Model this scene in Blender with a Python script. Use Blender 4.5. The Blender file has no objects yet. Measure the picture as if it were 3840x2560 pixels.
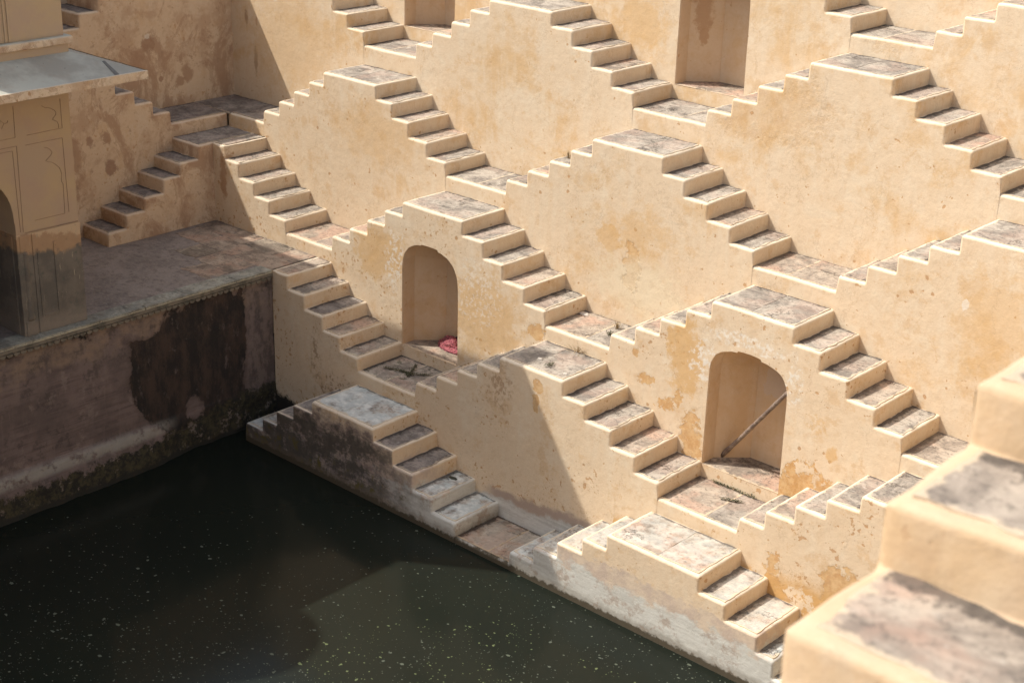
import bpy, bmesh, math, random
from mathutils import Vector, Matrix, noise
from mathutils.geometry import tessellate_polygon
S = bpy.context.scene
COL = S.collection
rnd = random.Random(7)
# ------------------------------------------------------------------ camera
cd = bpy.data.cameras.new("camera"); cam = bpy.data.objects.new("camera", cd); COL.objects.link(cam); S.camera = cam
ROT = ((0.735716, -0.274029, 0.619379), (0.676741, 0.260605, -0.688554), (0.027271, 0.925739, 0.377178))
M = Matrix(ROT).to_4x4(); M.translation = Vector((18.8054, -16.5665, 12.9105)); cam.matrix_world = M
cd.sensor_width = 36; cd.lens = 55.855; cd.clip_start = .1; cd.clip_end = 2000
cd.dof.use_dof = True; cd.dof.focus_distance = 22.5; cd.dof.aperture_fstop = 2.6
# ------------------------------------------------------------------ sky and sun
SUND = Vector((.675, .45, -1.0)).normalized()
el = math.asin(-SUND.z); az = math.atan2(-SUND.x, -SUND.y)
W = bpy.data.worlds.new("World"); S.world = W; W.use_nodes = True
nt = W.node_tree; nt.nodes.clear()
sky = nt.nodes.new('ShaderNodeTexSky'); sky.sky_type = 'NISHITA'; sky.sun_disc = False
sky.sun_elevation = el; sky.sun_rotation = az % (2*math.pi); sky.dust_density = 3.0; sky.air_density = 1.0
bg = nt.nodes.new('ShaderNodeBackground'); bg.inputs[1].default_value = .15
wo = nt.nodes.new('ShaderNodeOutputWorld'); hs = nt.nodes.new('ShaderNodeHueSaturation'); hs.inputs['Saturation'].default_value = .5; nt.links.new(sky.outputs[0], hs.inputs['Color']); nt.links.new(hs.outputs[0], bg.inputs[0]); nt.links.new(bg.outputs[0], wo.inputs[0])
sl = bpy.data.lights.new("sun", 'SUN'); sl.energy = 3.3; sl.angle = math.radians(.53); sl.color = (1.0, .94, .85)
so = bpy.data.objects.new("sun", sl); COL.objects.link(so); so.rotation_euler = SUND.to_track_quat('-Z', 'Y').to_euler()
so.location = (0, 0, 30)
S.view_settings.view_transform = 'Standard'; S.view_settings.look = 'None'; S.view_settings.exposure = 0.5
S.cycles.max_bounces = 8; S.cycles.diffuse_bounces = 5
# ------------------------------------------------------------------ stepwell dimensions
Y = [0.0, 1.071, 2.172, 3.239, 4.296, 5.374, 6.45]
V = [0.0, 1.564, 3.128, 4.765, 6.482, 8.193, 9.87]
A = [1.306, 2.89, 4.506, 6.139, 7.849, 9.558, 11.23]
HP = 3.3623
WX = [0, -3.12, -6.2, -7.05, -8.185, -9.25, -10.3]      # west side planes (terrace edge, then walls)
PR = {
(0, 0): ([-0.805, -1.324, -1.793, -2.2, -2.69], [0.79, 1.267, 1.743, 2.206, 2.748], [0.003, 0.26, 0.5, 0.782, 1.063, 1.308]),
(0, 2): ([5.912, 5.44, 4.94, 4.463, 3.973], [7.63, 8.117, 8.686, 8.986, 9.455], [0.002, 0.238, 0.52, 0.79, 1.05, 1.31]),
(1, 1): ([2.664, 2.165, 1.702, 1.21, 0.701], [4.046, 4.518, 5.054, 5.551, 6.024], [1.57, 1.824, 2.102, 2.372, 2.635, 2.893]),
(1, 3): ([9.435, 8.91, 8.431, 7.945, 7.498], [10.785, 11.268, 11.75, 12.232, 12.715], [1.554, 1.804, 2.081, 2.356, 2.639, 2.89]),
(2, 0): ([-0.778, -1.25, -1.712, -2.196, -2.678], [0.724, 1.221, 1.689, 2.191, 2.675], [3.14, 3.402, 3.678, 3.958, 4.246, 4.506]),
(2, 2): ([5.976, 5.515, 5.039, 4.554, 4.071], [7.481, 7.956, 8.443, 8.921, 9.392], [3.13, 3.392, 3.67, 3.95, 4.237, 4.495]),
(3, -1): ([-4.091, -4.522, -4.98, -5.44, -5.916], [-2.591, -2.158, -1.723, -1.238, -0.756], [4.774, 5.03, 5.301, 5.583, 5.856, 6.121]),
(3, 1): ([2.621, 2.167, 1.695, 1.22, 0.734], [4.124, 4.562, 5.035, 5.5, 5.966], [4.794, 5.043, 5.315, 5.591, 5.867, 6.15]),
(3, 3): ([9.314, 8.859, 8.39, 7.926, 7.466], [10.837, 11.3, 11.764, 12.227, 12.69], [4.771, 5.033, 5.311, 5.589, 5.853, 6.123]),
(4, 0): ([-0.763, -1.236, -1.712, -2.202, -2.619], [0.742, 1.229, 1.682, 2.144, 2.619], [6.494, 6.765, 7.032, 7.31, 7.594, 7.841]),
(4, 2): ([5.965, 5.532, 5.07, 4.598, 4.134], [7.433, 7.859, 8.358, 8.819, 9.314], [6.496, 6.751, 7.023, 7.311, 7.574, 7.832]),
(5, -1): ([-4.102, -4.572, -5.042, -5.512, -5.982], [-2.622, -2.152, -1.682, -1.212, -0.742], [8.193, 8.466, 8.739, 9.012, 9.285, 9.558]),
(5, 1): ([2.622, 2.152, 1.682, 1.212, 0.742], [4.102, 4.572, 5.042, 5.505, 5.989], [8.147, 8.399, 8.68, 8.97, 9.27, 9.558]),
(5, 3): ([9.347, 8.877, 8.343, 7.855, 7.432], [10.827, 11.297, 11.767, 12.237, 12.707], [8.126, 8.402, 8.675, 8.952, 9.255, 9.558]),
}
# right-hand flights that run down from a corner platform
RF = {
(1, -1): ([-2.669, -2.2, -1.706, -1.241, -0.776], [1.567, 1.826, 2.088, 2.355, 2.623, 2.886]),
(2, -2): ([-5.838, -5.405, -4.956, -4.504, -4.024], [3.134, 3.393, 3.672, 3.941, 4.228, 4.483]),
(4, -2): ([-6.005, -5.49, -4.964, -4.535, -4.078], [6.479, 6.76, 7.028, 7.302, 7.576, 7.849]),
}
FN = lambda u, v, z: Vector((u, v, z))            # north side, faces -Y
FW = lambda u, v, z: Vector((-v, u, z))           # west side, faces +X
FE = lambda u, v, z: Vector((v, -u, z))           # east side, faces -X
FS = lambda u, v, z: Vector((-u, -v, z))          # south side, faces +Y
# ------------------------------------------------------------------ node helpers
class NB:
    def __init__(s, name):
        s.m = bpy.data.materials.new(name); s.m.use_nodes = True; s.t = s.m.node_tree; s.t.nodes.clear()
        s.out = s.n('ShaderNodeOutputMaterial'); s.b = s.n('ShaderNodeBsdfPrincipled'); s.l(s.b.outputs[0], s.out.inputs[0])
        s.geo = s.n('ShaderNodeNewGeometry'); s.P = s.geo.outputs['Position']
    def n(s, k): return s.t.nodes.new(k)
    def l(s, a, b): s.t.links.new(a, b)
    def put(s, sock, v):
        if hasattr(v, 'is_linked') or isinstance(v, bpy.types.NodeSocket): s.l(v, sock)
        else: sock.default_value = v
    def vec(s, op, a, b=None):
        n = s.n('ShaderNodeVectorMath'); n.operation = op; s.put(n.inputs[0], a)
        if b is not None: s.put(n.inputs[1], b)
        return n.outputs['Value'] if op in ('LENGTH', 'DOT_PRODUCT') else n.outputs[0]
    def noise(s, sc, det=4, rough=.6, vec=None, dist=0, col=False):
        n = s.n('ShaderNodeTexNoise'); s.put(n.inputs['Vector'], vec if vec is not None else s.P)
        n.inputs['Scale'].default_value = sc; n.inputs['Detail'].default_value = det; n.inputs['Roughness'].default_value = rough
        n.inputs['Distortion'].default_value = dist
        return n.outputs['Color'] if col else n.outputs['Fac']
    def m2(s, op, a, b=0.0, c=None, clamp=False):
        n = s.n('ShaderNodeMath'); n.operation = op; n.use_clamp = clamp; s.put(n.inputs[0], a); s.put(n.inputs[1], b)
        if c is not None: s.put(n.inputs[2], c)
        return n.outputs[0]
    def ss(s, x, a, b):
        n = s.n('ShaderNodeMapRange'); n.interpolation_type = 'SMOOTHSTEP'; s.put(n.inputs[0], x)
        n.inputs[1].default_value = a; n.inputs[2].default_value = b; n.inputs[3].default_value = 0; n.inputs[4].default_value = 1
        if a > b:
            n.inputs[1].default_value = b; n.inputs[2].default_value = a; n.inputs[3].default_value = 1; n.inputs[4].default_value = 0
        return n.outputs[0]
    def mix(s, f, a, b, mode='MIX'):
        n = s.n('ShaderNodeMix'); n.data_type = 'RGBA'; n.blend_type = mode; s.put(n.inputs[0], f)
        for i, v in ((6, a), (7, b)):
            if isinstance(v, tuple): n.inputs[i].default_value = (*v, 1)
            else: s.l(v, n.inputs[i])
        return n.outputs[2]
    def xyz(s):
        n = s.n('ShaderNodeSeparateXYZ'); s.l(s.P, n.inputs[0]); return n.outputs
    def attr(s, name):
        n = s.n('ShaderNodeAttribute'); n.attribute_name = name; return n.outputs['Fac']
    def bump(s, h, st, dist=.02, prev=None):
        n = s.n('ShaderNodeBump'); n.inputs['Strength'].default_value = st; n.inputs['Distance'].default_value = dist; s.put(n.inputs['Height'], h)
        if prev is not None: s.l(prev, n.inputs['Normal'])
        return n.outputs[0]
    def mask(s, pos, rad, warp=1.0, wsc=3.5, soft=.1, breakup=0):
        """blot of a given centre and radii with a ragged noise edge"""
        q = s.vec('SUBTRACT', s.P, tuple(pos)); q = s.vec('DIVIDE', q, tuple(rad)); d = s.vec('LENGTH', q)
        w = s.m2('SUBTRACT', s.noise(wsc, 8, .72), .5); d = s.m2('MULTIPLY_ADD', w, warp*3, d)
        f = s.ss(d, 1+soft, 1-soft)
        if breakup: f = s.m2('MULTIPLY', f, s.ss(s.noise(11, 5, .7), .5+.1-breakup*.2, .58))
        return f

CREAM = (.68, .542, .382); OCHRE = (.62, .435, .245)
def plaster(name, patches=(), spots=.5, base=None, damp=None, ochre=.5, dirty=0.0, tint=None, bleach=.62):
    b = NB(name); x, y, z = b.xyz()
    n1 = b.noise(.85, 6, .62, dist=.3); f = b.ss(n1, .64-ochre*.3, .80-ochre*.3)
    c = b.mix(f, CREAM, OCHRE)
    st = b.noise(1.0, 5, .6, vec=b.vec('MULTIPLY', b.P, (5.0, 5.0, .7)))
    c = b.mix(b.m2('MULTIPLY', b.ss(st, .46, .68), .38), c, (.70, .60, .46))
    c = b.mix(b.m2('MULTIPLY', b.ss(b.noise(1.7, 7, .7, dist=.6), .50, .66), .45), c, (.71, .62, .48))
    c = b.mix(b.m2('MULTIPLY', b.ss(b.noise(2.3, 8, .72, vec=b.vec('ADD', b.P, (13, 4, 7))), .53, .64), .42), c, (.57, .37, .185))
    # blotches with a harder rim, like old damp rings
    r1 = b.noise(3.4, 3, .5, vec=b.vec('ADD', b.P, (3, 31, 5)), dist=.8)
    ring = b.m2('MULTIPLY', b.ss(b.m2('ABSOLUTE', b.m2('SUBTRACT', r1, .63)), .016, .002), b.ss(b.noise(.9, 2, .5), .48, .6))
    c = b.mix(b.m2('MULTIPLY', ring, .30), c, (.50, .30, .13))
    # peeled specks and spots
    wv_ = b.vec('ADD', b.P, b.vec('MULTIPLY', b.noise(14, 4, .6, col=True), (.07, .07, .07)))
    vo = b.n('ShaderNodeTexVoronoi'); vo.inputs['Scale'].default_value = 9.5; b.l(wv_, vo.inputs['Vector'])
    vc = b.n('ShaderNodeSeparateColor'); b.l(vo.outputs['Color'], vc.inputs[0])
    sp = b.noise(10.5, 4, .55, vec=b.vec('ADD', b.P, (7, 3, 19))); sm = b.noise(1.3, 3, .6, vec=b.vec('ADD', b.P, (1, 9, 2)))
    sm2 = b.ss(sm, .40, .66)
    if base is not None:
        lowm = b.ss(z, base+.75, base+.05); sm2 = b.m2('MAXIMUM', sm2, b.m2('MULTIPLY', lowm, .9))
    thr = b.m2('SUBTRACT', sp, b.m2('MULTIPLY', sm2, .10*(.5+spots)))
    spf = b.ss(b.m2('ADD', sp, b.m2('MULTIPLY', sm2, .085*(.4+spots))), .725, .75)
    rad_ = b.m2('MULTIPLY_ADD', b.m2('POWER', vc.outputs[1], 2.5), .30, .05)
    dot = b.m2('MULTIPLY', b.ss(b.m2('SUBTRACT', rad_, vo.outputs['Distance']), 0, .05), b.m2('GREATER_THAN', b.m2('MULTIPLY_ADD', sm2, .42*spots+.02, vc.outputs[0]), .96))
    spf = b.m2('MAXIMUM', spf, dot)
    c = b.mix(b.m2('MULTIPLY', spf, .8), c, b.mix(b.noise(5, 2), (.52, .29, .12), (.38, .23, .125)))
    fs = b.ss(b.m2('ADD', b.noise(27, 3, .6), b.m2('MULTIPLY', sm2, .085*spots)), .72, .75)
    c = b.mix(b.m2('MULTIPLY', fs, .7), c, (.34, .20, .11))
    if dirty:
        dn = b.noise(1.6, 8, .7, vec=b.vec('ADD', b.P, (5, 5, 50)))
        c = b.mix(b.m2('MULTIPLY', b.ss(dn, .47, .60), dirty), c, (.37, .22, .13))
        d2 = b.noise(1.15, 9, .72, vec=b.vec('ADD', b.vec('MULTIPLY', b.P, (1.25, 1.25, .8)), (15, 5, 5)), dist=.7)
        c = b.mix(b.m2('MULTIPLY', b.ss(d2, .53, .59), dirty*1.35), c, (.30, .165, .095))
        c = b.mix(b.m2('MULTIPLY', b.ss(b.m2('ABSOLUTE', b.m2('SUBTRACT', d2, .535)), .014, .003), dirty*1.1), c, (.26, .14, .08))
        c = b.mix(b.m2('MULTIPLY', b.ss(b.noise(5.5, 6, .7), .60, .66), dirty), c, (.22, .13, .085))
    pdep = None; pv = b.noise(9, 7, .75, vec=b.vec('ADD', b.P, (4, 14, 4)))
    for pt in patches:
        pos, rad, col, st_ = pt[:4]; kw = pt[4] if len(pt) > 4 else {}
        mk = b.mask(pos, rad, **kw)
        if col == ORG: col = b.mix(b.ss(pv, .40, .60), (.52, .29, .11), (.62, .41, .20)); mk = b.m2('MULTIPLY', mk, b.ss(pv, .30, .37)); pdep = mk if pdep is None else b.m2('MAXIMUM', pdep, mk)
        c = b.mix(b.m2('MULTIPLY', mk, st_), c, col)
    vk = b.n('ShaderNodeTexVoronoi'); vk.feature = 'DISTANCE_TO_EDGE'; vk.inputs['Scale'].default_value = .8
    b.l(b.vec('ADD', b.vec('MULTIPLY', b.P, (1.3, 1.3, .8)), b.vec('MULTIPLY', b.noise(3.5, 7, .72, col=True), (.9, .9, .9))), vk.inputs['Vector'])
    ck = b.m2('MULTIPLY', b.ss(vk.outputs['Distance'], .009, .002), b.ss(b.noise(1.5, 3, .5, vec=b.vec('ADD', b.P, (40, 2, 2))), .47, .53))
    c = b.mix(b.m2('MULTIPLY', ck, .38), c, (.34, .22, .13))
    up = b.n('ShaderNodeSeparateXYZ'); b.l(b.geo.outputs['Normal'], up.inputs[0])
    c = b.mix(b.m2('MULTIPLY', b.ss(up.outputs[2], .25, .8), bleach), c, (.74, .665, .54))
    # fine tonal grain
    c = b.mix(b.m2('MULTIPLY', b.ss(b.noise(7, 6, .72, vec=b.vec('ADD', b.P, (2, 7, 1))), .50, .66), .20), c, (.52, .36, .21))
    c = b.mix(b.m2('MULTIPLY', b.ss(b.noise(26, 6, .75), .35, .8), .18), c, (.42, .31, .20))
    if tint: c = b.mix(tint[1], c, tint[0])
    if damp: c = damp(b, c, x, y, z)
    b.l(c, b.b.inputs['Base Color']); b.b.inputs['Roughness'].default_value = .93; b.b.inputs['Specular IOR Level'].default_value = .15
    h = b.m2('ADD', b.noise(5, 5, .6), b.m2('MULTIPLY', b.noise(45, 4, .6), .16))
    h = b.m2('SUBTRACT', h, b.m2('MULTIPLY', spf, .09))
    if pdep is not None: h = b.m2('SUBTRACT', h, b.m2('MULTIPLY', pdep, .45))
    b.l(b.bump(h, .55, .022), b.b.inputs['Normal'])
    return b.m

def damp_pool(b, c, x, y, z):
    """lime-bleached band near the water with a ragged upper edge, algae at the waterline, darker toward the shady corner"""
    n = b.noise(2.6, 7, .7, vec=b.vec('MULTIPLY', b.P, (1, 1, 1.6))); zz = b.m2('SUBTRACT', z, b.m2('MULTIPLY', b.m2('SUBTRACT', n, .5), .9))
    lines = b.noise(1, 6, .75, vec=b.vec('ADD', b.vec('MULTIPLY', b.P, (1.2, 1.2, 15)), b.vec('MULTIPLY', b.noise(3, 5, .7, col=True), (2, 2, 2))))
    grey = b.mix(b.ss(lines, .30, .62), (.47, .465, .42), (.62, .625, .58))
    grey = b.mix(b.m2('MULTIPLY', b.ss(b.noise(3.2, 7, .75, vec=b.vec('ADD', b.P, (9, 9, 9))), .52, .62), .7), grey, (.36, .28, .22))
    # upper limit of the bleached band
    c = b.mix(b.m2('MULTIPLY', b.ss(zz, .82, .76), b.ss(y, .9, .4)), c, b.mix(b.ss(b.noise(3, 6, .7), .4, .6), (.52, .42, .34), (.62, .51, .39)))
    c = b.mix(b.m2('MULTIPLY', b.ss(zz, .60, .46), .92), c, grey)
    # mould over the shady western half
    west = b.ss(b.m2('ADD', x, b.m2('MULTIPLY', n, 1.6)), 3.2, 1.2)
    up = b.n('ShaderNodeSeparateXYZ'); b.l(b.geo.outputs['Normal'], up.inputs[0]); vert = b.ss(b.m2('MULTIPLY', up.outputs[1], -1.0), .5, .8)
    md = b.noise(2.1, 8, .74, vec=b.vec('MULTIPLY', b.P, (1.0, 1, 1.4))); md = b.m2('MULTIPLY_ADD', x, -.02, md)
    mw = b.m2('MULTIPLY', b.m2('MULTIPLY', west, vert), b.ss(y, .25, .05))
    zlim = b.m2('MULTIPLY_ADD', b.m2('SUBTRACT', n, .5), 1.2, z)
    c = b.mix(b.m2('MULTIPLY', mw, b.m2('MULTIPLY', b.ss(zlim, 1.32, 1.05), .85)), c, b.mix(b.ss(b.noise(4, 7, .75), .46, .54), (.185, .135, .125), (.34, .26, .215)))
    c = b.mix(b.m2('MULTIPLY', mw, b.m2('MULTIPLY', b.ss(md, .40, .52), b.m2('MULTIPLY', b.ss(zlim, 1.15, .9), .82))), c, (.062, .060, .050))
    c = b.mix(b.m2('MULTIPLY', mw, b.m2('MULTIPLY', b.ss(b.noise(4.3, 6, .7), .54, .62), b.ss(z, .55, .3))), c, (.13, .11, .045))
    # waterline slime
    zl = b.m2('MULTIPLY_ADD', b.m2('SUBTRACT', b.noise(6, 5, .7), .5), .22, z)
    c = b.mix(b.ss(zl, .03, -.02), c, (.03, .028, .02))
    c = b.mix(b.m2('MULTIPLY', b.ss(zl, .16, .04), .45), c, (.16, .13, .09))
    return c

def damp_t1(b, c, x, y, z):
    n = b.noise(1.8, 7, .7); zz = b.m2('MULTIPLY_ADD', b.m2('SUBTRACT', n, .5), .5, z)
    zz = b.m2('MULTIPLY_ADD', b.m2('SUBTRACT', x, 3.5), -.07, zz)
    lines = b.noise(1, 6, .75, vec=b.vec('ADD', b.vec('MULTIPLY', b.P, (1.2, 1.2, 15)), b.vec('MULTIPLY', b.noise(3, 5, .7, col=True), (2, 2, 2))))
    grey = b.mix(b.ss(lines, .32, .65), (.44, .42, .38), (.60, .585, .54))
    east = b.ss(x, 5.6, 4.9)
    c = b.mix(b.m2('MULTIPLY', b.m2('MULTIPLY', b.ss(zz, .60, .50), b.ss(x, 2.3, 2.7)), east), c, (.40, .31, .25))
    c = b.mix(b.m2('MULTIPLY', b.m2('MULTIPLY', b.ss(zz, .44, .34), b.ss(x, 1.9, 2.4)), east), c, grey)
    # orange peeling beyond
    pe = b.ss(b.noise(3.1, 6, .7, vec=b.vec('ADD', b.P, (2, 2, 2))), .46, .5)
    c = b.mix(b.m2('MULTIPLY', pe, b.m2('MULTIPLY', b.ss(zz, .95, .65), b.ss(x, 4.8, 5.2))), c, (.56, .34, .14))
    # near-black ragged patch low in the corner by the terrace wall
    cz = b.m2('MULTIPLY_ADD', b.m2('SUBTRACT', b.noise(3.0, 6, .7), .5), .5, b.m2('MULTIPLY_ADD', b.m2('ADD', x, 3.1), .18, z))
    c = b.mix(b.m2('MULTIPLY', b.ss(x, 1.0, .2), b.ss(cz, .52, .42)), c, (.035, .033, .028))
    return c

def stone(name, tone=(1, 1, 1), lime=0.0, grime=.8, pink=.35, moss=0, crack=1):
    b = NB(name); oi = b.n('ShaderNodeObjectInfo')
    off = b.n('ShaderNodeCombineXYZ'); r = b.m2('MULTIPLY', oi.outputs['Random'], 37.0)
    for i in range(3): b.l(r, off.inputs[i])
    q = b.vec('ADD', b.P, off.outputs[0])
    n1 = b.noise(2.2, 8, .7, vec=q, dist=.8)
    c = b.mix(b.ss(n1, .36, .64), (.22, .19, .16), (.46, .405, .335))
    c = b.mix(b.m2('MULTIPLY', b.ss(b.noise(1.4, 4, .6, vec=b.vec('ADD', q, (5, 5, 5))), .47, .62), pink), c, (.47, .325, .25))
    lay = b.noise(1, 6, .75, vec=b.vec('MULTIPLY', q, (2.2, 9, 9)), dist=1.2)
    c = b.mix(b.m2('MULTIPLY', b.ss(lay, .54, .70), .5), c, (.50, .45, .38))
    c = b.mix(b.m2('MULTIPLY', b.ss(lay, .45, .30), .45), c, (.15, .13, .115))
    g = b.noise(16, 7, .78, vec=q)
    c = b.mix(b.m2('MULTIPLY', b.ss(g, .51, .62), .62), c, (.11, .098, .085))
    c = b.mix(b.m2('MULTIPLY', b.ss(b.noise(9, 6, .7, vec=b.vec('ADD', q, (3, 3, 3))), .60, .70), .5), c, (.55, .52, .46))
    if lime:
        c = b.mix(b.m2('MULTIPLY', b.ss(b.noise(2.4, 7, .72, vec=q), .36, .56), lime), c, b.mix(b.ss(b.noise(5, 5, .7, vec=q), .4, .62), (.50, .55, .54), (.72, .74, .70)))
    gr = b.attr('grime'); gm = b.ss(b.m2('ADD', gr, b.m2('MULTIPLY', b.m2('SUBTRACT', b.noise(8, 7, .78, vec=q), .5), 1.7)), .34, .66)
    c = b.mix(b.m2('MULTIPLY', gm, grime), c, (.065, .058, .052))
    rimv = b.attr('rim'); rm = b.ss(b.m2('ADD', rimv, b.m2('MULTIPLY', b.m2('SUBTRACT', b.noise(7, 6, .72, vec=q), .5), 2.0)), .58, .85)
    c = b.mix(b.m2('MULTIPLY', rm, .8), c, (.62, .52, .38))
    if moss:
        c = b.mix(b.m2('MULTIPLY', b.ss(b.noise(4.2, 7, .75, vec=b.vec('ADD', q, (8, 1, 1))), .58, .64), moss), c, (.05, .06, .025))
    # cracks
    vo = b.n('ShaderNodeTexVoronoi'); vo.feature = 'DISTANCE_TO_EDGE'; vo.inputs['Scale'].default_value = 1.0
    wq = b.vec('ADD', b.vec('MULTIPLY', q, (.6, 1.3, 1)), b.vec('MULTIPLY', b.noise(5, 6, .75, vec=q, col=True), (.8, .8, .8))); b.l(wq, vo.inputs['Vector'])
    crk = b.m2('MULTIPLY', b.ss(vo.outputs['Distance'], .010, .003), b.ss(b.noise(1.7, 3, .5, vec=q), .52, .60))
    crk = b.m2('MULTIPLY', crk, float(crack))
    c = b.mix(b.m2('MULTIPLY', crk, .8), c, (.09, .075, .06))
    if tone != (1, 1, 1):
        c = b.mix(1.0, c, tone, 'MULTIPLY')
    b.l(c, b.b.inputs['Base Color']); b.b.inputs['Roughness'].default_value = .9; b.b.inputs['Specular IOR Level'].default_value = .2
    h = b.m2('ADD', b.m2('MULTIPLY', lay, .9), b.m2('MULTIPLY', g, .55)); h = b.m2('SUBTRACT', h, b.m2('MULTIPLY', crk, .8))
    b.l(b.bump(h, .8, .02), b.b.inputs['Normal'])
    return b.m

def flat(name, col, rough=.8, vary=.25, sc=6, bump=.3, dark=None):
    b = NB(name); d = dark or tuple(v*.55 for v in col)
    c = b.mix(b.m2('MULTIPLY', b.ss(b.noise(sc, 6, .7), .42, .66), vary*2), col, d)
    b.l(c, b.b.inputs['Base Color']); b.b.inputs['Roughness'].default_value = rough
    b.l(b.bump(b.noise(sc*5, 4, .6), bump, .01), b.b.inputs['Normal'])
    return b.m

ORG = (.58, .345, .135); WHT = (.74, .70, .62); LT = (.70, .57, .39); BRN = (.33, .185, .09); OCD = (.60, .37, .15)
pN = plaster('ochre_plaster', ochre=.55, spots=.25)
p5 = plaster('ochre_plaster_upper_wall', ochre=.6, spots=.3, patches=[((3.3, 5.6, 8.1), (.16, .9, .5), (.30, .16, .08), .8, dict(warp=.7, wsc=4)),
     ((1.9, 5.37, 7.7), (.5, .3, .45), OCD, .6, dict(soft=.4)), ((6.7, 5.37, 8.6), (.4, .3, .6), ORG, .4, dict(soft=.4)), ((-6.1, 5.37, 8.1), (.06, .2, .12), WHT, .9, {})])
p4 = plaster('ochre_plaster_fourth_tier', ochre=.5, spots=.2, base=4.9, patches=[((-6.75, 4.3, 7.1), (.07, .2, .14), WHT, .9, dict(wsc=6)),
     ((-7.69, 4.3, 6.5), (.055, .3, .17), (.33, .20, .12), .75, dict(soft=.3, wsc=6)), ((-7.42, 4.3, 5.62), (.05, .3, .28), (.36, .23, .14), .65, dict(soft=.3, wsc=6)), ((-7.36, 4.3, 6.46), (.035, .3, .09), (.36, .2, .12), .7, dict(soft=.3, wsc=7)),
     ((-6.3, 4.3, 6.2), (1.2, .4, 1.0), (.62, .42, .22), .5, dict(soft=.4)), ((5.2, 4.3, 7.0), (1.1, .4, .5), ORG, .35, dict(soft=.4))])
p3 = plaster('ochre_plaster_third_tier', ochre=.38, spots=.45, base=3.1, patches=[((3.75, 3.24, 4.75), (.60, .3, .40), OCD, .50, dict(soft=.6, wsc=3.5, warp=1.5)),
     ((3.6, 3.24, 4.15), (.17, .3, .42), ORG, .75, dict(soft=.1, wsc=5)), ((3.1, 3.24, 4.55), (.3, .3, .2), OCD, .55, dict(soft=.2)),
     ((3.75, 3.24, 3.85), (.9, .3, .42), (.70, .60, .43), .7, dict(soft=.4)), ((-2.6, 3.24, 5.2), (1.1, .3, .5), OCD, .4, dict(soft=.5)), ((9.53, 3.24, 5.13), (.05, .3, .08), WHT, .9, dict(wsc=8)), ((10.0, 3.24, 4.9), (.55, .3, .7), OCD, .35, dict(soft=.3))])
p2 = plaster('peeling_ochre_plaster_second_tier', ochre=.15, spots=.9, base=1.75, patches=[
     ((7.95, 2.17, 2.02), (.48, .3, .33), ORG, .95, dict(wsc=5, soft=.04, warp=1.4)), ((7.65, 2.17, 1.8), (.22, .3, .4), ORG, .9, dict(soft=.05)),
     ((5.8, 2.17, 2.12), (.20, .3, .42), ORG, .85, dict(soft=.05, wsc=5)), ((5.25, 2.17, 2.55), (.15, .3, .12), ORG, .9, dict(soft=.04, wsc=9, warp=1.6)), ((4.85, 2.17, 2.85), (.15, .3, .09), ORG, .9, dict(soft=.04, wsc=9, warp=1.6)), ((5.5, 2.17, 2.75), (.07, .3, .12), ORG, .85, dict(soft=.04, wsc=10, warp=1.6)), ((4.6, 2.17, 3.25), (.09, .3, .06), ORG, .8, dict(soft=.04, wsc=10, warp=1.4)),
     ((2.5, 2.17, 2.98), (.16, .3, .17), ORG, .85, dict(soft=.05, wsc=7)), ((-1.35, 2.17, 3.45), (.75, .3, .5), OCD, .6, dict(soft=.3)), ((1.25, 2.17, 2.9), (.75, .3, .75), OCD, .6, dict(soft=.35)),
     ((5.6, 2.17, 3.45), (.35, .3, .62), OCD, .75, dict(soft=.25)), ((-.95, 2.17, 3.35), (.24, .3, .55), WHT, .75, dict(soft=.2, wsc=7, breakup=.6)),
     ((1.15, 2.17, 3.3), (.55, .3, .6), WHT, .5, dict(soft=.3, wsc=7, breakup=.5)), ((5.95, 2.17, 3.5), (.25, .3, .35), WHT, .85, dict(soft=.2, wsc=7, breakup=.6)), ((6.7, 2.17, 4.02), (.75, .3, .12), WHT, .8, dict(soft=.2, wsc=6, breakup=.7)),
     ((7.55, 2.17, 3.6), (.16, .3, .34), WHT, .8, dict(soft=.2, wsc=7, breakup=.6)), ((8.0, 2.17, 3.1), (.17, .3, .16), OCD, .5, dict(soft=.5, wsc=6, breakup=.8)), ((8.3, 2.17, 2.75), (.09, .3, .11), OCD, .7, dict(soft=.3, wsc=7)),
     ((-5.9, 2.17, 3.9), (.10, .3, .5), (.38, .2, .10), .7, dict(soft=.3, wsc=5))])
p1 = plaster('stained_ochre_plaster_first_tier', ochre=.05, spots=1.15, base=.5, damp=damp_t1, patches=[
     ((-1.9, 1.07, 1.55), (.13, .3, .5), (.34, .22, .13), .75, dict(soft=.5, wsc=6, breakup=.6)), ((-1.35, 1.07, 1.0), (.38, .3, .32), (.32, .19, .11), .8, dict(soft=.2, wsc=7, breakup=.5)), ((2.7, 1.07, 2.35), (.26, .3, .42), (.38, .24, .14), .75, dict(soft=.5, wsc=6, breakup=.7)),
     ((9.3, 1.07, 1.35), (.35, .3, .35), ORG, .85, dict(soft=.05, wsc=5)), ((8.2, 1.07, .6), (.3, .3, .7), ORG, .85, dict(soft=.05, wsc=4)), ((3.55, 1.07, 2.65), (.12, .3, .12), ORG, .8, dict(soft=.05, wsc=6)), ((3.5, 1.07, 2.35), (.07, .3, .14), ORG, .8, dict(soft=.05, wsc=6))])
p0 = plaster('damp_plaster_waterside', ochre=.1, spots=1.0, base=.3, damp=damp_pool)
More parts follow.
